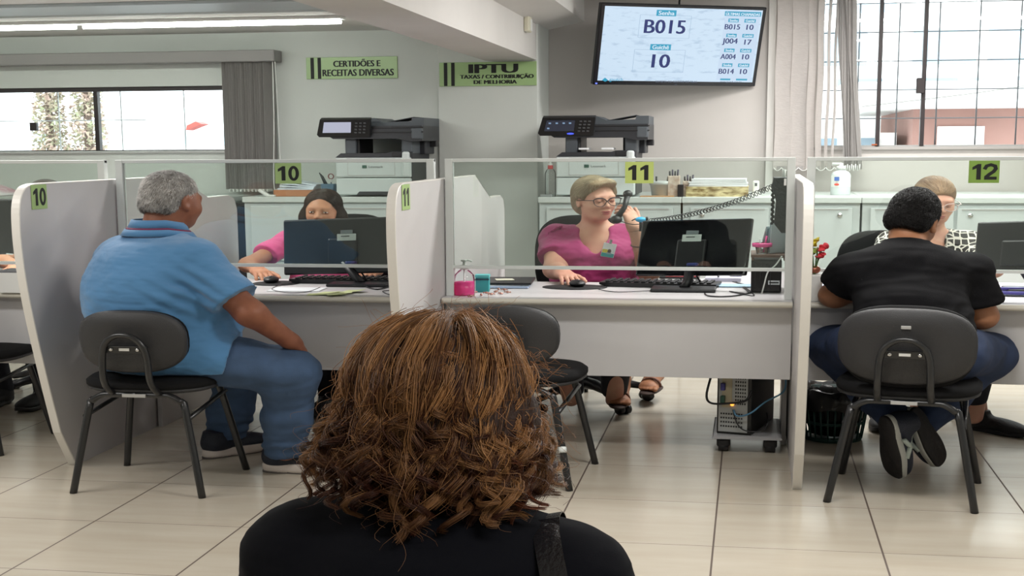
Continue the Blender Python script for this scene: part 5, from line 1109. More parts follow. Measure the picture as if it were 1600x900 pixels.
# ------------------------------------------------------------------ person: curly haired woman in the foreground
def woman_front():
    o = (-.37, 1.62, 0); t = thing('person', 'woman with curly auburn hair and black top seated in the foreground, back to camera', 'person', o)
    cx = -.372; yw = 0; R = frame(0); hc = V(cx+.012, 1.66, 1.055); RH = frame(4, 4)
    pel = V(cx, 1.60, .52); bel = V(cx, 1.62, .66); che = V(cx, 1.62, .80); shL = V(cx-.155, 1.61, .815); shR = V(cx+.165, 1.61, .785)
    elL = V(cx-.225, 1.68, .60); elR = V(cx+.225, 1.68, .6); wrL = V(cx-.12, 1.88, .56); wrR = V(cx+.12, 1.88, .56)
    F_ = Field((cx-.36, 1.35, 0), (cx+.36, 2.3, 1.22), .007)
    F_.ell(pel, (.17, .13, .11), k=.06); F_.ell(bel, (.145, .12, .14), k=.08); F_.ell(che, (.16, .11, .12), k=.07); F_.cap(shL, shR, .05, None, .05)
    F_.cap(V(cx, 1.63, .88), hc+V(0, -.01, -.05), .055, .052, .04); head(F_, hc, RH); limb(F_, [shL, elL, wrL], [.05, .042, .028]); limb(F_, [shR, elR, wrR], [.05, .042, .028])
    for w_, s_ in ((wrL, 1), (wrR, -1)): hand(F_, w_, hframe((s_*.3, 1, -.1), (0, 0, 1)), (.3,)*4, .9, side=s_)
    for s_ in (-1, 1): limb(F_, [pel+V(s_*.09, 0, -.02), V(cx+s_*.11, 2.02, .49), V(cx+s_*.11, 2.03, .08)], [.085, .055, .035])
    surf(F_, 'body', sk_fair, t, o)
    Sf = Field((cx-.36, 1.35, .42), (cx+.36, 2.0, 1.0), .006)
    Sf.ell(pel+V(0, 0, .02), (.19, .155, .12), k=.06); Sf.ell(bel, (.18, .15, .17), k=.08); Sf.ell(che-V(0, 0, .02), (.19, .13, .115), k=.08); Sf.cap(shL, shR, .07, None, .06); Sf.cap(V(cx, 1.62, .82), V(cx, 1.63, .92), .11, .06, .08)
    for a, b, c in ((shL, elL, wrL), (shR, elR, wrR)): limb(Sf, [a, b, b+(c-b)*.85], [.076, .062, .045], .03)
    surf(Sf, 'top', mat('navy_black_knit', '0c0d13', .95, spec=.15, bump=.12, bscale=500), t, o, lambda v: .004*wav(v, (10, 10, 18), 51), 2)
    T_ = Field((cx-.35, 1.4, .0), (cx+.35, 2.2, .66), .009); T_.ell(pel-V(0, 0, .02), (.185, .15, .11), k=.05)
    for s_ in (-1, 1): limb(T_, [pel+V(s_*.09, 0, -.02), V(cx+s_*.11, 2.02, .49), V(cx+s_*.11, 2.03, .12)], [.1, .07, .05])
    surf(T_, 'trousers', MATS['dark_trousers'], t, o)
    for s_ in (-1, 1): shoe(t, o, (cx+s_*.11, 1.98, .004), (0, 1, 0), upper='1a1a1c', sole='2a2a2a')
    face_parts(t, o, hc, RH)
    # hair: a dark inner mass covered by many curling locks
    H = Field(hc-.25, hc+.2, .006); H.ell(hc+V(0, -.015, .03), (.095, .11, .095), RH, .03); H.ell(hc+V(0, -.02, -.05), (.112, .105, .10), RH, .06); H.ell(hc+V(0, .11, -.03), (.06, .09, .09), RH, .02, 'sub')
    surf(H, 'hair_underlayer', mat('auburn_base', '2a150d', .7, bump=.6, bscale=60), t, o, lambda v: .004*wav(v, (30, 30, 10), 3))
    rg = np.random.default_rng(11); ax = V(.10, .30, 1); ax /= np.linalg.norm(ax); e1 = np.cross(ax, V(0, 1, 0)); e1 /= np.linalg.norm(e1); e2 = np.cross(ax, e1)
    NC, NS, K = 540, 44, 44; u = np.linspace(0, 1, K); PP = []; CC = []; RR = []
    for c in range(NC):
        az = rg.random()*2*PI; ph0 = math.radians(3+rg.random()**.75*102); lay = rg.random()
        hor0 = math.cos(az)*e1+math.sin(az)*e2; back = -hor0[1]; side_x = hor0[0]
        if back < -.75 and rg.random() < .6: continue
        ln = .20+.15*rg.random()+(.06 if ph0 < .8 else 0); zend = .868+.085*rg.random()+.035*abs(side_x)
        swirl = .1*math.sin(az*2+1)+rg.normal()*.18; amp = .004+.007*rg.random(); fr = 1.7+1.3*rg.random(); p0 = rg.random()*6.28; hand_ = 1 if rg.random() < .5 else -1
        rad = V(.086+.024*lay, .104+.02*lay, .094+.022*lay); ctr = hc+V(-.008, -.012, .024); pts = np.zeros((K, 3)); phl = math.radians(98+24*max(back, 0)); step = (max(phl-ph0, 0)*.1+max(ctr[2]-.03-zend, .05))/K*(1 if rg.random() < .75 else .6+.3*rg.random()); p_ = ph0; z_ = None; curl_in = rg.normal()*.5+.35
        for k in range(K):
            a_ = az+swirl*(k/K); hor = math.cos(a_)*e1+math.sin(a_)*e2
            if p_ < phl: pos = ctr+(hor*math.sin(p_)+ax*math.cos(p_))*rad; p_ += step/.095; base = pos.copy(); hor1 = hor
            else:
                z_ = (base[2] if z_ is None else z_)-step; f_ = np.clip((base[2]-z_)/.14, 0, 1.4); out = (.05 if hor1[0] < 0 else .038)*f_*(1-.35*max(0, f_-.8))*(.4+.75*lay)*(.4+.8*abs(hor1[0])); end = max(0, zend+.03-z_)
                if end > 0: out += -.012*min(end/.03, 1.6)*curl_in
                pos = V(base[0]+hor1[0]*out, base[1]+hor1[1]*out, z_)
            pts[k] = pos
        env = np.clip(u*1.7, 0, 1)**1.1*(.55+.8*u+1.6*np.clip(u-.75, 0, 1)*2); th = p0+hand_*u*fr*2*PI*(.6+.7*u); tang = V(-hor1[1], hor1[0], 0); nrm = V(hor1[0], hor1[1], 0)
        pts += (tang[None]*np.cos(th)[:, None]+nrm[None]*np.sin(th)[:, None]*.75+V(0, 0, 1)[None]*np.sin(th*1.0+.8)[:, None]*.45)*(amp*env)[:, None]
        wd_ = .0055 if rg.random() < .5 else .003; off = rg.normal(size=(NS, 1, 3))*wd_*(1+.35*np.sin(u*7+p0))[None, :, None]*(1-.62*u)[None, :, None]+rg.normal(size=(NS, 1, 3))*.0012
        fly = (rg.random(NS) < .06)[:, None, None]*rg.normal(size=(NS, 1, 3))*.016*(u[None, :, None]**1.3)
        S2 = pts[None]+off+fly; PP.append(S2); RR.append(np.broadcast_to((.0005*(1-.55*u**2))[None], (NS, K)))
        mix = np.clip(.40+.27*rg.normal()+.1*rg.normal(size=(NS, 1))+.35*max(0, abs(side_x)-.3)-.42*u[None]+.12*(ph0 < .9), 0, 1)[..., None]  # random lock tones, with backlit sides, top highlights and lower shade painted in
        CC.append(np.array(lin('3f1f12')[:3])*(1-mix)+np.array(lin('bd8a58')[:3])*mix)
    for j, (x0, z0_, r_) in enumerate(((.118, .95, .016), (.122, .935, .013), (.112, .93, .018), (-.128, .95, .014), (-.125, .93, .017), (.105, .915, .014), (-.115, .915, .012))):     # loose ringlets at the sides
        th = u*2*PI*1.7+j; s_ = np.sign(x0); c_ = np.stack([hc[0]-.01+x0*(.82+.3*u)+r_*np.cos(th)*u, 1.63-.03*(j % 3)+r_*np.sin(th)*u, z0_+.09-.115*u+.4*r_*np.sin(th+1)], 1)
        PP.append(c_[None]+rg.normal(size=(26, 1, 3))*.0022*(1-.5*u)[None, :, None]+rg.normal(size=(26, 1, 3))*.0006); RR.append(np.full((26, K), .00042)); CC.append(np.tile(np.array(lin('6b3a22')[:3]), (26, K, 1)))
    # stray frizz round the outline
    n = 360; az = rg.random(n)*2*PI; pr = rg.random(n)*1.9; q = (np.cos(az)[:, None]*e1+np.sin(az)[:, None]*e2)*np.sin(pr)[:, None]+ax*np.cos(pr)[:, None]; b = hc+V(0, -.012, .02)+q*V(.120, .12, .115); b[:, 2] -= .05*np.clip(pr-1.2, 0, 1)
    d = rg.normal(size=(n, 3))*.5+q*.55+V(0, 0, -.55); uu = np.linspace(0, 1, K)[None, :, None]; l = (.02+.035*rg.random(n))[:, None, None]
    Pf = b[:, None]+d[:, None]*l*uu+np.sin(uu*8+az[:, None, None])*rg.normal(size=(n, 1, 3))*.005; PP.append(Pf); RR.append(np.full((n, K), .00022)); CC.append(np.tile(np.array(lin('a06a3a')[:3]), (n, K, 1)))
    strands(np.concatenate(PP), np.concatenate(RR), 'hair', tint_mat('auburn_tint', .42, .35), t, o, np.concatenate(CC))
    # shoulder bag strap
    st = thing('handbag', 'black leather handbag hanging from the shoulder of the foreground woman', 'bag', (cx+.23, 1.6, .5)); so = (cx+.23, 1.6, .5)
    pts = smooth_path([V(cx+.142, 1.73, .79), V(cx+.138, 1.68, .862), V(cx+.142, 1.60, .878), V(cx+.158, 1.53, .845), V(cx+.185, 1.472, .76), V(cx+.225, 1.46, .68)], 6); g = G(); v = []; n = len(pts)
    for i, p in enumerate(pts):
        w = Vector((.017, -.005, .006 if i < 12 else .0)); up = Vector((0, -.5, .85)).normalized()*.0025
        v += [(p-w)[:], (p+w)[:], (p+w+up)[:], (p-w+up)[:]]
    f = [(i*4+j, i*4+(j+1) % 4, i*4+4+(j+1) % 4, i*4+4+j) for i in range(n-1) for j in range(4)]
    g.raw(v, f, False).build('strap', mat('black_leather', '1b1b1e', .22, bump=.3, bscale=120), st, so)
    v, f = superplate((cx+.25, 1.56, .60), .05, .12, .24, 3.2, 0, 'xy'); G().raw(v, f, True).build('bag_body', MATS['black_leather'], st, so)
woman_front()
# ------------------------------------------------------------------ monitors
def monitor(label, tl, tr, bl, Y, base, sticker=None, thick=.03, refl=black_plastic):
    """back of a screen seen from the public side; corners as points, base on the desk"""
    tl, tr, bl = (np.array(q) for q in (tl, tr, bl)); br = bl+(tr-tl); c = (tl+br)/2; w = np.linalg.norm(tr-tl); h = np.linalg.norm(tl-bl)
    X = (tr-tl)/w; Zv = (tl-bl)/h; Yn = np.cross(Zv, X); Yn /= np.linalg.norm(Yn)   # towards the clerk
    M = Matrix.Identity(4)
    for a in range(3): M[a][0] = X[a]; M[a][1] = Yn[a]; M[a][2] = Zv[a]
    o = (base[0], base[1], .75); t = thing('computer_monitor', label, 'monitor', o)
    for a in range(3): M[a][3] = c[a]-o[a]
    G(M).box((0, .008, 0), (w, thick, h), .008).build('back_shell', refl, t)
    G(M).box((0, thick/2+.0095, 0), (w-.02, .003, h-.03), .001).build('screen', mat('screen_off_side', '0a0c12', .1), t)
    G(M).box((0, -.012, -.03), (.12, .02, h*.5), .008).build('rear_cover', black_plastic, t)
    if sticker:
        p = G(M).box((sticker, -.0235, .045), (.078, .002, .034), .004).build('sticker', mat('sticker_grey', 'c7cfcc', .5), t); G(M).box((sticker-.005, -.025, .05), (.035, .001, .004)).build('sticker_print', ink, p)
        G(M).box((sticker, -.0235, .072), (.05, .002, .018), .004).build('sticker', mat('sticker_clear', '7b8488', .3), t)
        G(M).box((sticker+.02, -.03, -.085), (.045, .025, .016), .006).build('video_plug', mat('vga_blue', '2c3470', .4), t)
    top = c-Zv*(h*.28)-np.array(o)
    G().tube([(0+top[0], top[1]-.005, top[2]), (top[0]*.4+.005, top[1]*.5, .04), (0, 0, .012)], .019, 8).build('stand_neck', black_plastic, t)
    G().box((0, 0, .008), (.24, .17, .016), .006).build('stand_base', black_plastic, t); return t
monitor('black computer monitor hiding the woman in pink at desk 10', A3(443, 344, 5.42), A3(632, 338, 5.40), A3(444, 430, 5.40), 5.4, (-1.50, 5.36), .02)
monitor('black computer monitor beside the woman on the phone at desk 11', A3(1004, 345, 5.46), A3(1176, 341, 5.30), A3(993, 431, 5.42), 5.4, (-.24, 5.30), .001, refl=mat('gloss_black_plastic', '121216', .12))
monitor('black computer monitor at the right edge on desk 12', A3(1528, 347, 5.50), A3(1668, 343, 5.36), A3(1520, 427, 5.47), 5.4, (1.05, 5.42), None)
monitor('black computer monitor at the left edge on desk 9', A3(-150, 312, 5.30), A3(21, 311, 5.34), A3(-148, 398, 5.30), 5.3, (-2.98, 5.36), None)
tag(G().box((0, 0, 0), (.03, .002, .006), .0005, R=(0, .1, 0)).build('white_mark', white_p), 'small white tag on the edge of the monitor at desk 9', 'tag', loc=A3(15, 397, 5.31))
# ------------------------------------------------------------------ mice, pads, keyboards
def mouse(label, px, py, rz=0):
    p = atZ(px, py, .75); t = thing('computer_mouse', label, 'mouse', (p.x, p.y, .7535), rz)
    G().ell((0, 0, .014), (.031, .052, .019)).build('shell', black_plastic, t); G().box((0, -.022, .033), (.006, .018, .004), .001, R=(.2, 0, 0)).build('scroll_wheel', mat('wheel_grey', '55565a', .4), t)
def pad(label, px, py, rx, ry):
    p = atZ(px, py, .75); tag(G().lathe([(.0, 0), (.99, 0), (1, .0015), (.99, .003), (0, .003)], seg=48, cap=False).build('mouse_pad', mat('pad_black', '131316', .8)), label, 'mouse pad', loc=(p.x, p.y, .7502)).data.transform(Matrix.Diagonal((rx, ry, 1, 1)))
pad('oval black mouse pad under the hand of the woman on the phone', 898, 449, .125, .10); mouse('black mouse under the hand of the woman on the phone', 902, 448, .3)
pad('black mouse pad under the hand of the woman in pink', 432, 443, .095, .10); mouse('black mouse under the hand of the woman in pink', 424, 442, .2)
def keyboard(label, px, py, rz, w=.45):
    p = atZ(px, py, .75); t = thing('keyboard', label, 'keyboard', (p.x, p.y, .7505), rz)
    G().prism([(-w/2+.03, .0), (w/2-.03, 0), (w/2, .012), (w/2, .022), (-w/2, .022), (-w/2, .012)], -.075, .075, 'y').build('case', black_plastic, t)
    g = G()
    for i in range(15):
        for j in range(5): g.box((-w/2+.03+i*(w-.06)/14, -.055+j*.026, .026), (.0165, .018, .008), .002)
    k = g.build('keys', mat('key_black', '232326', .5), t); return t
keyboard('black keyboard between the mouse pad and the monitor on desk 11', 1032, 447, -.12); keyboard('black keyboard in front of the woman in pink', 545, 441, 0)
# ------------------------------------------------------------------ cables
def cable(label, pts, r=.0035, m=None, name='cable'):
    o = np.array(pts[0]); t = tag(G().tube(smooth_path([np.array(p)-o for p in pts], 6), r, 6).build(name, m or black_plastic), label, 'cable', loc=o); return t
Zd = lambda px, py, z=.754: np.array(atZ(px, py, z)[:])
cable('black cables looping behind the monitor foot on desk 11', [A3(1085, 425, 5.36), Zd(1100, 450), Zd(1106, 462), Zd(1150, 462), Zd(1185, 452), Zd(1165, 445), Zd(1128, 436), A3(1118, 424, 5.5)])
cable('thin black lead from mouse pad to keyboard on desk 11', [Zd(935, 452), Zd(960, 456), Zd(1000, 455), Zd(1040, 452), Zd(1065, 444)], .002)
cable('tangled black cable at the foot of the desk 11 router box', [Zd(1150, 440), Zd(1170, 458), Zd(1140, 455), Zd(1178, 462), Zd(1162, 447)], .0025)
cable('black cables hanging behind the monitor on desk 10', [A3(560, 420, 5.4), Zd(580, 441), Zd(612, 444), Zd(590, 452), Zd(570, 445), Zd(602, 436), Zd(615, 430)])
cable('thin black lead along the front of desk 10', [Zd(440, 444), Zd(425, 452), Zd(450, 457), Zd(480, 456), Zd(500, 449)], .002)
cable('black lead in loops beside partition 11 on desk 10', [Zd(600, 445), Zd(618, 452), Zd(598, 455), Zd(612, 460), Zd(620, 448)], .0022)
# ------------------------------------------------------------------ desk 11: left corner
p = atZ(724, 462, .75); t = thing('sanitizer_bottle', 'clear pump bottle half full of pink gel on the left of desk 11', 'bottle', (p.x, p.y+.02, .75)); cl = glassy('clear_plastic', 'f6f9f9', .05, ior=1.15)
G().lathe([(.0, .0), (.036, .0), (.038, .006), (.038, .075), (.036, .095), (.022, .115), (.013, .122), (.013, .13)], seg=28).build('bottle_shell', cl, t)
G().lathe([(0, .002), (.034, .002), (.0365, .008), (.0365, .064), (0, .064)], seg=28, cap=False).build('pink_gel', mat('pink_gel', 'ff6db8', .25), t); add_translucent_gel(MATS['pink_gel'])
G().lathe([(.0, .122), (.015, .122), (.015, .142), (.006, .144), (.006, .158), (.012, .16), (.012, .168), (0, .169)], seg=20).build('pump', white_p, t); G().tube([(0, 0, .164), (.018, -.003, .166), (.03, -.004, .16)], .004, 8).build('nozzle', white_p, t); G().cyl((0, 0, .01), (0, 0, .125), .003, seg=8).build('dip_tube', white_p, t)
p = atZ(752, 457, .75); t = thing('gift_box', 'small teal cardboard box with dark ribbon beside the pink bottle', 'box', (p.x, p.y+.03, .75), .1); teal_m = mat('teal_card', '3aa7ab', .5)
G().box((0, 0, .04), (.05, .05, .08), .002).build('box_body', teal_m, t); G().box((0, 0, .078), (.054, .054, .012), .002).build('lid', mat('teal_card_light', '62c2c4', .5), t); G().box((0, -.0262, .062), (.052, .001, .008)).build('ribbon', mat('ribbon_dark', '254a58', .5), t)
p = Zd(787, 446); t = thing('notebook_stack', 'black folder on a stack of blue-edged papers left of the woman on the phone', 'folder', (p[0], p[1]+.03, .75), .08)
G().box((0, 0, .006), (.2, .26, .008), .002).build('paper_pad', mat('blue_paper_edge', 'a9bcd8', .7), t); G().box((-.01, .01, .013), (.2, .25, .005), .001, R=(0, 0, .08)).build('paper_sheets', paper_m, t); G().box((.005, .01, .022), (.21, .25, .012), .003).build('folder_cover', black_plastic, t)
tag(G().box((0, 0, .002), (.07, .06, .004), .001, R=(0, 0, .3)).build('sticky_note', mat('cream_note', 'd8d8c4', .7)), 'cream note lying on the black folder of desk 11', 'note', loc=(p[0]-.0, p[1]+.02, .779))
cand = mat('copper_wrapper', 'b98a7c', .25, metal=.6)
for i, (x, y) in enumerate(((727, 461), (741, 457), (752, 461), (760, 458), (768, 460), (775, 456), (782, 459), (788, 453), (736, 463), (779, 452), (793, 457))):
    p = Zd(x, y); t = thing('wrapped_candy', 'copper coloured wrapped sweets scattered at the left front of desk 11', 'candy', (p[0], p[1], .7505), i*.9, 'scattered sweets on desk 11')
    G().ell((0, 0, .006), (.007, .005, .0055), None, 10, 6).build('sweet', cand, t)
    for s_ in (-1, 1): G().cyl((s_*.006, 0, .006), (s_*.013, 0, .006), .0012, .0045, 7).build('wrapper_end', cand, t)
# ------------------------------------------------------------------ desk 11: right corner
t = thing('router_box', 'black electronic box on desk 11 with a brown shelf board on top', 'box', (.062, 5.32, .75))
G().box((0, 0, .08), (.11, .16, .155), .006).build('case', mat('glossy_black', '0c0c0f', .25), t); G().box((.028, -.0805, .05), (.042, .001, .02)).build('label', mat('label_grey', 'c4c8cc', .5), t); G().box((.028, -.081, .05), (.034, .001, .006)).build('label_print', ink, t)
for x in (-.04, -.02, .0, .015): G().box((x, -.081, .08), (.003, .002, .12), .001).build('rib', black_plastic, t)
t2 = thing('shelf_board', 'brown wooden shelf resting over the black box on desk 11', 'shelf', (.07, 5.34, .905)); wood = mat('brown_wood', '6b4a3a', .5, bump=.1, c2='4f352a', vscale=10, stretch=(1, 8, 1))
G().box((0, 0, .021), (.13, .22, .014), .002).build('board', wood, t2); G().box((-.058, 0, .007), (.01, .2, .016), .001).build('support', wood, t2); G().box((.058, 0, .007), (.01, .2, .016), .001).build('support', wood, t2)
cable('white cable hanging in front of the black box on desk 11', [A3(1222, 400, 5.22), A3(1212, 414, 5.22), A3(1200, 425, 5.225), A3(1194, 445, 5.225), A3(1190, 460, 5.23)], .003, white_p)
t = thing('pen_cup', 'clear cup with bright pink rim holding pens, right of the desk 11 monitor', 'cup', (.045, 5.28, .933)); pk = mat('bright_pink', 'ef4f9b', .35)
G().lathe([(0, 0), (.02, 0), (.027, .045), (.025, .045), (.018, .004), (0, .004)], seg=20, cap=False).build('cup', cl, t); G().lathe([(.027, .032), (.036, .034), (.037, .05), (.028, .052)], seg=24, cap=False).build('rim', pk, t)
for i, (a, b, c) in enumerate(((.006, 0, '#ef4f9b'), (-.006, .004, '#d8d8d8'))): G().cyl((a, b, .008), (a*2+.004, b*2, .085-.012*i), .0035, seg=8).build('pen', mat('pen_'+c[1:], c[1:], .4), t)
for i, (x0, tilt, c, h) in enumerate(((.085, .25, 'dfe6ea', .13), (.098, .18, '7f9aa2', .12), (.11, .12, 'a7c0c8', .145), (.12, .05, 'c9d8dc', .15))):
    tag(G(Matrix.Rotation(tilt, 4, 'Y')).box((0, 0, h/2), (.004, .1, h), .001).build('document_folder', mat('folder_'+c, c, .6)), ('white paper leaning in the row of folders on the shelf board', 'grey-blue folder second from the left on the shelf board', 'pale blue tall folder third from the left on the shelf board', 'pale grey folder nearest the post on the shelf board')[i], 'folder', 'folders leaning on the shelf board', loc=(x0-.015, 5.38-.02*i, .935), rz=-.75)
tag(G().box((0, 0, 0), (.016, .006, .016), .003, R=(0, .7, 0)).build('yellow_clip', mat('yellow_plastic', 'e2c431', .4)), 'yellow clip on the leaning folders of desk 11', 'clip', loc=A3(1209, 358, 5.31))
t = thing('wall_telephone', 'dark telephone base mounted on the screen post at the right of desk 11', 'telephone', (.118, 5.12, 1.09))
G().prism([(-.035, .0), (-.01, -.04), (.006, -.04), (.006, .21), (-.04, .21), (-.045, .17), (-.03, .1)], -.07, .05, 'y', .004).build('base', mat('worn_black', '26282b', .55, bump=.5, bscale=90), t); G().cyl((-.005, -.02, .2), (-.005, -.02, .245), .006, seg=8).build('antenna_stub', white_p, t)
g = G(); g.tube([(-.042+.003*math.sin(i*1.6), -.06, .19-.0055*i) for i in range(36)], .006, 6); g.build('cradle', black_plastic, t)
a = np.array(A3(1208, 291, 5.08)); b = np.array(A3(1015, 345, 5.62)); n = 560; uu = np.linspace(0, 1, n); cpts = []
ax_ = (b-a)/np.linalg.norm(b-a); q1 = np.cross(ax_, V(0, 0, 1)); q1 /= np.linalg.norm(q1); q2 = np.cross(q1, ax_)
for u_ in uu:
    c = a+(b-a)*u_+V(0, 0, -.05*4*u_*(1-u_)*.55); th = u_*2*PI*38; rr_ = .011; cpts.append(c+(q1*math.cos(th)+q2*math.sin(th))*rr_-a)
c_end = np.array(A3(968, 345, 5.70)); cc = G(); cc.tube(cpts, .0019, 5); cc.tube(smooth_path([cpts[-1], A3(1000, 350, 5.62)-a, A3(985, 350, 5.66)-a, c_end-a], 5), .002, 6)
tag(cc.build('coiled_cord', black_plastic), 'black coiled telephone cord stretched across desk 11', 'cord', loc=a)
t = thing('desk_gadget', 'sky blue rounded gadget with black ears above the desk 11 monitor', 'gadget', A3(1001, 343, 5.62)); G().ell((0, 0, 0), (.022, .018, .014)).build('body', mat('sky_blue', '3fb0e6', .4), t); G().ell((.025, 0, .003), (.006, .008, .012)).build('ear', black_plastic, t); G().tube([(-.035, 0, -.006), (-.02, -.005, .004)], .003, 6).build('ear', black_plastic, t)
G().cyl((0, .005, -.06), (0, .0, -.01), .006, seg=8).build('stem', black_plastic, t)
p = Zd(1130, 437); tag(G().box((0, 0, .01), (.14, .12, .02), .002).build('spiral_notebook', mat('pale_lilac', 'cfd0e2', .6)), 'pale spiral notebook behind the cables on desk 11', 'notebook', loc=(p[0], p[1], .7505))
tag(G().box((0, 0, .008), (.05, .035, .016), .004).build('stapler', mat('stapler_navy', '262c5e', .4)), 'small navy object on the notebook behind the desk 11 cables', 'stapler', loc=(p[0]+.05, p[1]+.02, .771))
p = Zd(1115, 446); tag(G().box((0, 0, .004), (.16, .1, .006), .001).build('envelope', mat('blue_envelope', 'a4c4d8', .6)), 'pale blue paper under the cables on desk 11', 'paper', loc=(p[0]+.1, p[1], .7503))
t = thing('document_tray', 'small black tray with red papers behind the keyboard of desk 11', 'tray', Zd(1062, 434)); G().box((0, 0, .004), (.16, .1, .008), .002).build('tray_base', black_plastic, t); G().box((.01, 0, .011), (.13, .08, .006), .001).build('red_paper', mat('red_paper', 'b0343c', .6), t); G().box((-.06, 0, .017), (.04, .06, .006), .001).build('wood_strip', mat('yellow_wood', 'b98a3c', .5), t)
# ------------------------------------------------------------------ desk 10 and 9 items
yn = mat('pale_green_note', 'd3dba4', .7)
for i, (x, y, r) in enumerate(((494, 460, .1), (512, 458, -.2), (534, 458, .3), (552, 456, -.1), (523, 461, .5))):
    p = Zd(x, y); v = []; n = 6
    for a_ in range(n):
        for b_ in range(n): v.append(((a_/(n-1)-.5)*.07, (b_/(n-1)-.5)*.07, .0015+.006*((a_/(n-1))**2)*(1 if i % 2 else .5)))
    f = [(a_*n+b_, (a_+1)*n+b_, (a_+1)*n+b_+1, a_*n+b_+1) for a_ in range(n-1) for b_ in range(n-1)]; g = G(); g.raw(v, f, True); g.raw([(q[0], q[1], q[2]+.0009) for q in v], f, True)
    tag(g.build('sticky_note', yn), 'pale green curled notes lying at the front of desk 10', 'note', 'green notes on desk 10', loc=(p[0], p[1]+.01, .7503+.0012*i), rz=r)
p = Zd(475, 452); tag(G().box((0, 0, .002), (.2, .14, .003), .0008).build('paper_sheet', paper_m), 'white sheet under the mouse lead on desk 10', 'paper', loc=(p[0]-.03, p[1]+.01, .7502), rz=.05)
p = Zd(16, 457); t = thing('white_box', 'white box with grey lid on desk 9 at the left edge', 'box', (p[0], p[1]+.06, .75)); G().box((0, 0, .05), (.1, .1, .1), .002).build('box_body', white_p, t); G().box((0, 0, .105), (.102, .102, .012), .002).build('lid', mat('lid_grey', '77797d', .5), t)
# ------------------------------------------------------------------ desk 12 items
p = Zd(1266, 470); t = thing('flower_vase', 'white square vase on desk 12 beside the right partition', 'vase', (p[0]+.012, p[1]+.03, .75)); G().box((0, 0, .06), (.055, .055, .12), .004).build('vase_body', white_p, t)
g = G()
for i in range(6): a_ = i*1.05; g.tube([(0, 0, .1), (.01*math.cos(a_), .01*math.sin(a_), .18), (.02*math.cos(a_), .02*math.sin(a_), .24)], .0022, 6)
g.build('stems', mat('stem_green', '4d6a3c', .6), t)
G().ell((0.0, .01, .14), (.022, .02, .02)).build('copper_ornament', mat('copper_dark', '9a5b45', .35, metal=.4), t)
def flower(label, px, py, c, r):
    q = A3(px, py, p[1]+.03); t = thing('artificial_flower', label, 'flower', q); rg = random.Random(px)
    for k in range(9):
        a_ = k*2.4; rr = r*(.25+.08*k); g = G(Matrix.Translation((rr*.5*math.cos(a_), rr*.5*math.sin(a_), rr*.45*math.sin(a_*1.7))) @ Euler((rg.uniform(-1, 1), rg.uniform(-1, 1), a_)).to_matrix().to_4x4()); g.ell((0, 0, 0), (r*.5, r*.5, r*.16), None, 10, 6).build('petal', c, t)
    G().tube([(0, 0, 0), (-.01, 0, -.04), (float(p[0]+.012-q[0]), 0, float(.87-q[2]))], .002, 6).build('stem', MATS['stem_green'], t)
yf = mat('yellow_petal', 'e3cf3d', .6); rf = mat('coral_petal', 'e8424f', .6); lf = mat('leaf_green', '8fa84e', .6)
flower('yellow artificial flower at the top of the desk 12 vase', 1268, 380, yf, .036); flower('coral red artificial flower leaning right in the desk 12 vase', 1285, 388, rf, .03); flower('lower coral red artificial flower in the desk 12 vase', 1281, 400, rf, .024); flower('green artificial leaves under the yellow flower in the vase', 1267, 395, lf, .03)
for i, (x, y, w_, d_, r, c, lb) in enumerate(((1285, 458, .16, .12, .1, 'dfe6f4', 'white papers with blue print beside the vase on desk 12'), (1296, 447, .16, .1, -.1, 'aebfe0', 'pale blue sheet left of the man in black on desk 12'), (1575, 470, .3, .14, .05, 'f0f2fa', 'large white papers right of the man in black'), (1590, 446, .26, .16, -.05, 'eef0fb', 'white paper pile in front of the desk 12 monitor'))):
    p = Zd(x, y); tag(G().box((0, 0, .003), (w_, d_, .006), .001).build('paper_sheet', mat('paper_'+c, c, .6)), lb, 'paper', loc=(p[0], p[1], .7503+.0001*i), rz=r)
for i, (x, y, r) in enumerate(((1580, 455, .1), (1585, 462, -.12))):
    p = Zd(x, y); t = thing('ring_binder', ('purple folder lying nearest the desk 12 monitor', 'purple folder lying in front of the other one on desk 12')[i], 'folder', (p[0], p[1], .758+.0*i), r, 'purple folders on desk 12'); G().box((0, 0, .008), (.26, .03, .014), .006).build('spine', mat('purple_vinyl', '3a3480', .4), t); G().box((.02, .04, .004), (.24, .08, .004), .001).build('cover', mat('purple_vinyl', '3a3480', .4), t)
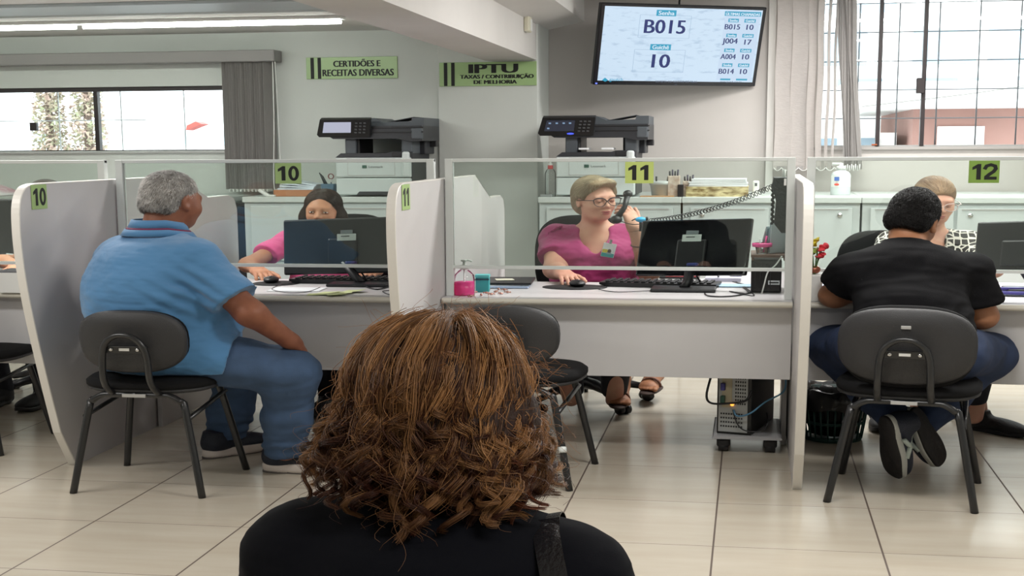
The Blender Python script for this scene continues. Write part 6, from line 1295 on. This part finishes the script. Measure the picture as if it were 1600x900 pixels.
# ------------------------------------------------------------------ things on the cabinets
zc = 1.113
def sanit(label, px, y, h, r, body, cap, lab=None, red=False):
    q = atY(px, 300, y); t = thing('sanitizer_bottle', label, 'bottle', (q.x, y, zc)); G().lathe([(0, 0), (r*.95, 0), (r, .006), (r, h*.62), (r*.8, h*.7), (r*.38, h*.76), (r*.38, h*.8)], seg=24).build('bottle_shell', body, t)
    G().lathe([(0, h*.78), (r*.45, h*.78), (r*.45, h*.88), (r*.2, h*.9), (r*.2, h*.97), (0, h*.98)], seg=16).build('pump', cap, t); G().tube([(0, 0, h*.955), (-r*.9, 0, h*.955)], r*.16, 8).build('nozzle', white_p, t)
    if red: G().lathe([(r*.47, h*.74), (r*.5, h*.76), (r*.5, h*.83), (r*.45, h*.84)], seg=16, cap=False).build('red_collar', mat('red_plastic', 'c8474a', .4), t)
    if lab:
        g = G(); v = []; n = 10
        for k in range(n+1): a_ = -PI/2-1.25+2.5*k/n; v += [(r*1.02*math.cos(a_), r*1.02*math.sin(a_), h*.25), (r*1.02*math.cos(a_), r*1.02*math.sin(a_), h*.6)]
        g.raw(v, [(2*k, 2*k+2, 2*k+3, 2*k+1) for k in range(n)], True).build('label', white_p, t)
        G().box((-r*.45, -r*1.03, h*.5), (r*.5, .001, h*.12), .0).build('blue_mark', mat('label_blue', '3e62a8', .5), t); G().ell((-r*.45, -r*1.03, h*.33), (r*.26, .001, h*.035)).build('red_mark', mat('label_red', 'c8402f', .5), t)
sanit('clear spray bottle with red collar left of the right printer', 860, 7.2, .245, .028, cl, white_p, red=True)
sanit('clear pump bottle with white and blue label under the window blind', 1313, 7.45, .215, .05, mat('milky_plastic', 'cfd6d6', .2), white_p, lab=True)
q = atY(1035, 300, 7.25); t = thing('plant_pot', 'round white pot holding dark pens right of the printer', 'pot', (q.x, 7.25, zc)); G().lathe([(0, 0), (.055, 0), (.062, .075), (.066, .075), (.068, .1), (.06, .1), (.055, .02), (0, .02)], seg=32, cap=False).build('pot_body', mat('pot_white', 'c9cfcd', .45), t)
for x in (-.03, .02, .035): G().tube([(x, 0, .03), (x*1.2+.005, 0, .13)], .005, 8).build('pen', black_plastic, t)
for i, (px, w_, h, c, lb) in enumerate(((1053, .06, .135, 'b9a393', 'patterned beige pen cup beside the white pot'), (1074, .045, .10, '8f7a70', 'brown pen cup between the beige cup and the paper tray'))):
    q = atY(px, 300, 7.22+.03*i); t = thing('pencil_cup', lb, 'cup', (q.x, 7.22+.04*i, zc)); G().prism([(-w_/2, 0), (w_/2, 0), (w_/2, h), (-w_/2, h)], -.03, .03, 'y', .004).build('cup_body', mat('cup_'+c, c, .6, bump=.2, c2='d9cdbf', vscale=30), t)
    for k in range(4): G().cyl((-w_/2+.01+.012*k, 0, h-.02), (-w_/2+.008+.014*k, 0, h+.03+.01*(k % 2)), .0045, seg=8).build('pen', mat('pen_dark_violet', '3a3448', .4) if k % 2 else black_plastic, t)
q = atY(1063, 300, 7.15); tag(G().box((0, 0, .04), (.03, .025, .08), .004).build('bottle', black_plastic), 'small black bottle in front of the pen cups', 'bottle', loc=(q.x, 7.175, zc))
q = atY(1027, 302, 7.17); tag(G().box((0, 0, .004), (.17, .05, .008), .002).build('envelope', mat('orange_wood', 'c09468', .5)), 'flat orange envelope lying before the white pot', 'envelope', loc=(q.x, 7.172, zc))
q = atY(1121, 300, 7.3); t = thing('paper_tray', 'gold leaf patterned tray filled with white papers under the television', 'tray', (q.x, 7.3, zc)); o_ = mat('gold_pattern', 'd8c99a', .5, c2='6f5626', vscale=18, stretch=(1, 1, 3))
g = G(); g.span((-.155, -.1, 0), (.155, -.094, .065)); g.span((-.155, .1, 0), (.155, .106, .065)); g.span((-.155, -.094, 0), (-.149, .1, .065)); g.span((.149, -.094, 0), (.155, .1, .065)); g.span((-.149, -.094, 0), (.149, .1, .006)); g.build('tray_body', o_, t)
for i in range(6): G(Matrix.Rotation(random.uniform(-.03, .03), 4, 'Z')).box((random.uniform(-.006, .01), 0, .066+.009*i), (.29-.02*(i > 3), .19, .008), .001).build('paper_sheaf', paper_m, t)
q = atY(1181, 300, 7.3); t = thing('cordless_phone', 'small white cordless phone standing on the cabinet', 'telephone', (q.x, 7.3, zc)); G().box((0, 0, .055), (.032, .02, .09), .008).build('handset', white_p, t); G().box((0, 0, .006), (.05, .05, .012), .004).build('cradle', white_p, t); G().box((0, -.0105, .075), (.012, .001, .02)).build('display', mat('key_grey', '55575c', .4), t)
# left cabinet things
q = atY(472, 300, 7.3); t = thing('paper_tray', 'orange-brown tray with white papers left of the left printer', 'tray', (q.x, 7.3, zc)); G().box((0, 0, .022), (.25, .2, .044), .004).build('tray_body', mat('terracotta_tray', 'b87d58', .5), t)
for i in range(4): G(Matrix.Rotation(.05*i-.08, 4, 'Z') @ Matrix.Rotation(.06*i, 4, 'Y')).box((.0, 0, .05+.014*i), (.2-.01*i, .19, .01), .001).build('paper_sheaf', mat('bluish_paper', 'dbe4ee', .7), t)
q = atY(514, 300, 7.2); t = thing('pencil_cup', 'blue pencil cup with scissors beside the left printer', 'cup', (q.x-.005, 7.22, zc)); G().prism([(-.03, 0), (.03, 0), (.036, .085), (-.036, .085)], -.03, .03, 'y', .004).build('cup_body', mat('slate_blue', '4f6f86', .5), t)
for k, x in enumerate((-.02, -.012, -.004)): G().cyl((x, 0, .07), (x-.03, 0, .16-.01*k), .0035, seg=8).build('pencil', mat('pencil_dark', '2b3034', .4), t)
G().tube([(.012+.014*math.cos(a_), 0, .135+.017*math.sin(a_)) for a_ in np.linspace(0, 2*PI, 17)[:-1]], .0035, 6, closed=True).build('scissor_handle', mat('scissor_red', '8a4f4f', .4), t); G().cyl((.012, 0, .07), (.012, 0, .12), .004, seg=8).build('scissor_blade', chrome, t)
q = atY(421, 300, 7.2); t = thing('cordless_phone', 'white handset leaning by the grey blind on the left cabinet', 'telephone', (q.x, 7.2, zc)); G(Matrix.Rotation(-.9, 4, 'Y')).box((0, 0, .025), (.022, .03, .1), .008).build('handset', white_p, t); G().box((0.015, 0, .006), (.04, .05, .012), .004).build('cradle', white_p, t)
p = atZ(10, 303, zc); g = G(); v = []; n = 14
for i in range(n):
    for j in range(n): x, y = (i/(n-1)-.5), (j/(n-1)-.5); e = max(0, 1-(2*x)**2)*max(0, 1-(2*y)**2); v.append((x*.34, y*.3, .004+.085*e**.6+.012*e*math.sin(x*22+3*math.sin(y*9))))
f = [(i*n+j, (i+1)*n+j, (i+1)*n+j+1, i*n+j+1) for i in range(n-1) for j in range(n-1)]; nb_ = len(v); v += [(a_, b_, .0) for a_, b_, _ in v]; f += [tuple(k+nb_ for k in q_[::-1]) for q_ in f]
tag(G().raw(v, f, True).build('folded_cloth', mat('pink_white_cloth', 'eee6e8', .9, c2='d8a9b4', vscale=7, stretch=(1, 1, 4))), 'crumpled pink and white cloth on the far left cabinet', 'cloth', loc=(p.x, 7.33, zc))
# ------------------------------------------------------------------ below the desks
t = thing('computer_cart', 'grey board on black casters under desk 11 carrying the computer', 'cart', (.005, 5.30, 0)); G().prism([(-.125, -.19), (.125, -.19), (.125, .19), (-.125, .19)], .066, .085, 'z', .015).build('board', mat('cart_grey', 'a9a9ab', .45), t)
for x in (-.085, .085):
    for y in (-.14, .14): w_ = G().box((x, y, .045), (.05, .05, .042), .01).build('caster', black_plastic, t); G().cyl((x-.018, y, .026), (x+.018, y, .026), .026, seg=16).build('wheel', black_plastic, w_)
t = thing('desktop_computer', 'black desktop computer with its steel rear panel showing under desk 11', 'computer', (-.005, 5.30, .085), -.24); bx_ = mat('tower_black', '0e0e10', .35)
G().box((0, .02, .19), (.13, .36, .38), .004).build('case', bx_, t); G().span((-.058, -.163, .012), (.05, -.159, .372)).build('rear_panel', mat('rear_steel', 'a9acab', .45, metal=.2), t); G().span((-.045, -.166, .13), (-.008, -.162, .35)).build('port_plate', mat('cream_plate', 'b9b094', .5), t)
g = G()
for z in (.035, .055, .075, .095):
    for i in range(9): g.span((-.05+.0095*i, -.1642, z), (-.044+.0095*i, -.1625, z+.008))
g.build('slot_vents', black_plastic, t); g = G()
for i in range(5):
    for j in range(12): g.ell((.006+.0085*i, -.1632, .15+.0175*j), (.0032, .0012, .0055), None, 6, 4)
g.build('fan_grille', black_plastic, t)
for z, c, nm in ((.23, '3d3a86', 'blue_port'), (.17, '2b5a4a', 'green_port'), (.30, '1a1a1a', 'black_port')): G().box((-.04, -.172, z), (.016, .018, .035), .003).build(nm, mat('port_'+c, c, .4), t)
G().ell((-.006, -.168, .145), (.007, .004, .006)).build('orange_light', emis('orange_led', 'ff9a3c', 2.5), t)
cable('thick black cable looping down under desk 11 to the computer', [A3(1111, 588, 5.14), A3(1104, 618, 5.12), A3(1112, 630, 5.12), A3(1140, 630, 5.12), A3(1165, 626, 5.12), A3(1175, 610, 5.13)], .005)
cable('blue network cable crossing the computer under desk 11', [A3(1228, 590, 5.11), A3(1224, 612, 5.1), A3(1196, 628, 5.1), A3(1172, 646, 5.1), A3(1152, 650, 5.12), A3(1146, 640, 5.13)], .004, mat('network_blue', '4f7f9f', .5))
cable('thin black cable resting on the cart under desk 11', [A3(1145, 640, 5.13), A3(1152, 662, 5.12), A3(1165, 673, 5.12), A3(1190, 673, 5.12), A3(1200, 660, 5.13), A3(1198, 645, 5.2)], .003)
tag(G().box((0, 0, .0), (.09, .05, .17), .02, R=(0, .2, 0)).build('cable_bundle', mat('dark_cloth', '17171a', .8, bump=.6, bscale=40)), 'dark bundle hanging behind the computer under desk 11', 'bundle', loc=A3(1124, 600, 5.45)) if False else None
t = thing('waste_bin', 'dark green lattice waste bin lined with a black bag under desk 12', 'bin', (.33, 5.45, 0)); gm = mat('dark_green_plastic', '20443f', .5)
def ringm(r, z0, z1, th=.004): return G().lathe([(r-th, z0), (r, z0), (r+(z1-z0)*.12, z1), (r-th+(z1-z0)*.12, z1), (r-th, z0)], seg=36, cap=False)
ringm(.108, 0, .02).build('base_ring', gm, t); ringm(.116, .085, .1).build('middle_ring', gm, t); ringm(.126, .165, .245).build('upper_ring', gm, t)
g = G()
for i in range(28): a_ = 2*PI*i/28; g.tube([(.108*math.cos(a_), .108*math.sin(a_), .01), (.118*math.cos(a_), .118*math.sin(a_), .09), (.128*math.cos(a_), .128*math.sin(a_), .18)], .0042, 6)
g.build('lattice', gm, t); G().lathe([(0, .004), (.105, .004), (.108, .01), (.1, .012), (0, .01)], seg=30, cap=False).build('bin_floor', gm, t)
v = []; n = 48; pr = [(.02, .05), (.085, .03), (.105, .1), (.118, .2), (.138, .262), (.146, .258), (.146, .20), (.142, .165)]
for j, (r_, z_) in enumerate(pr):
    for i in range(n): a_ = 2*PI*i/n; w_ = .004*math.sin(a_*11+j)+.003*math.sin(a_*23+j*2); v.append(((r_+w_)*math.cos(a_), (r_+w_)*math.sin(a_), z_+.008*math.sin(a_*7+j)*(j > 3)))
f = [(j*n+i, j*n+(i+1) % n, (j+1)*n+(i+1) % n, (j+1)*n+i) for j in range(len(pr)-1) for i in range(n)]; G().raw(v, f, True).build('bin_liner', mat('bag_black', '0e0f10', .25, bump=.3, bscale=25), t)
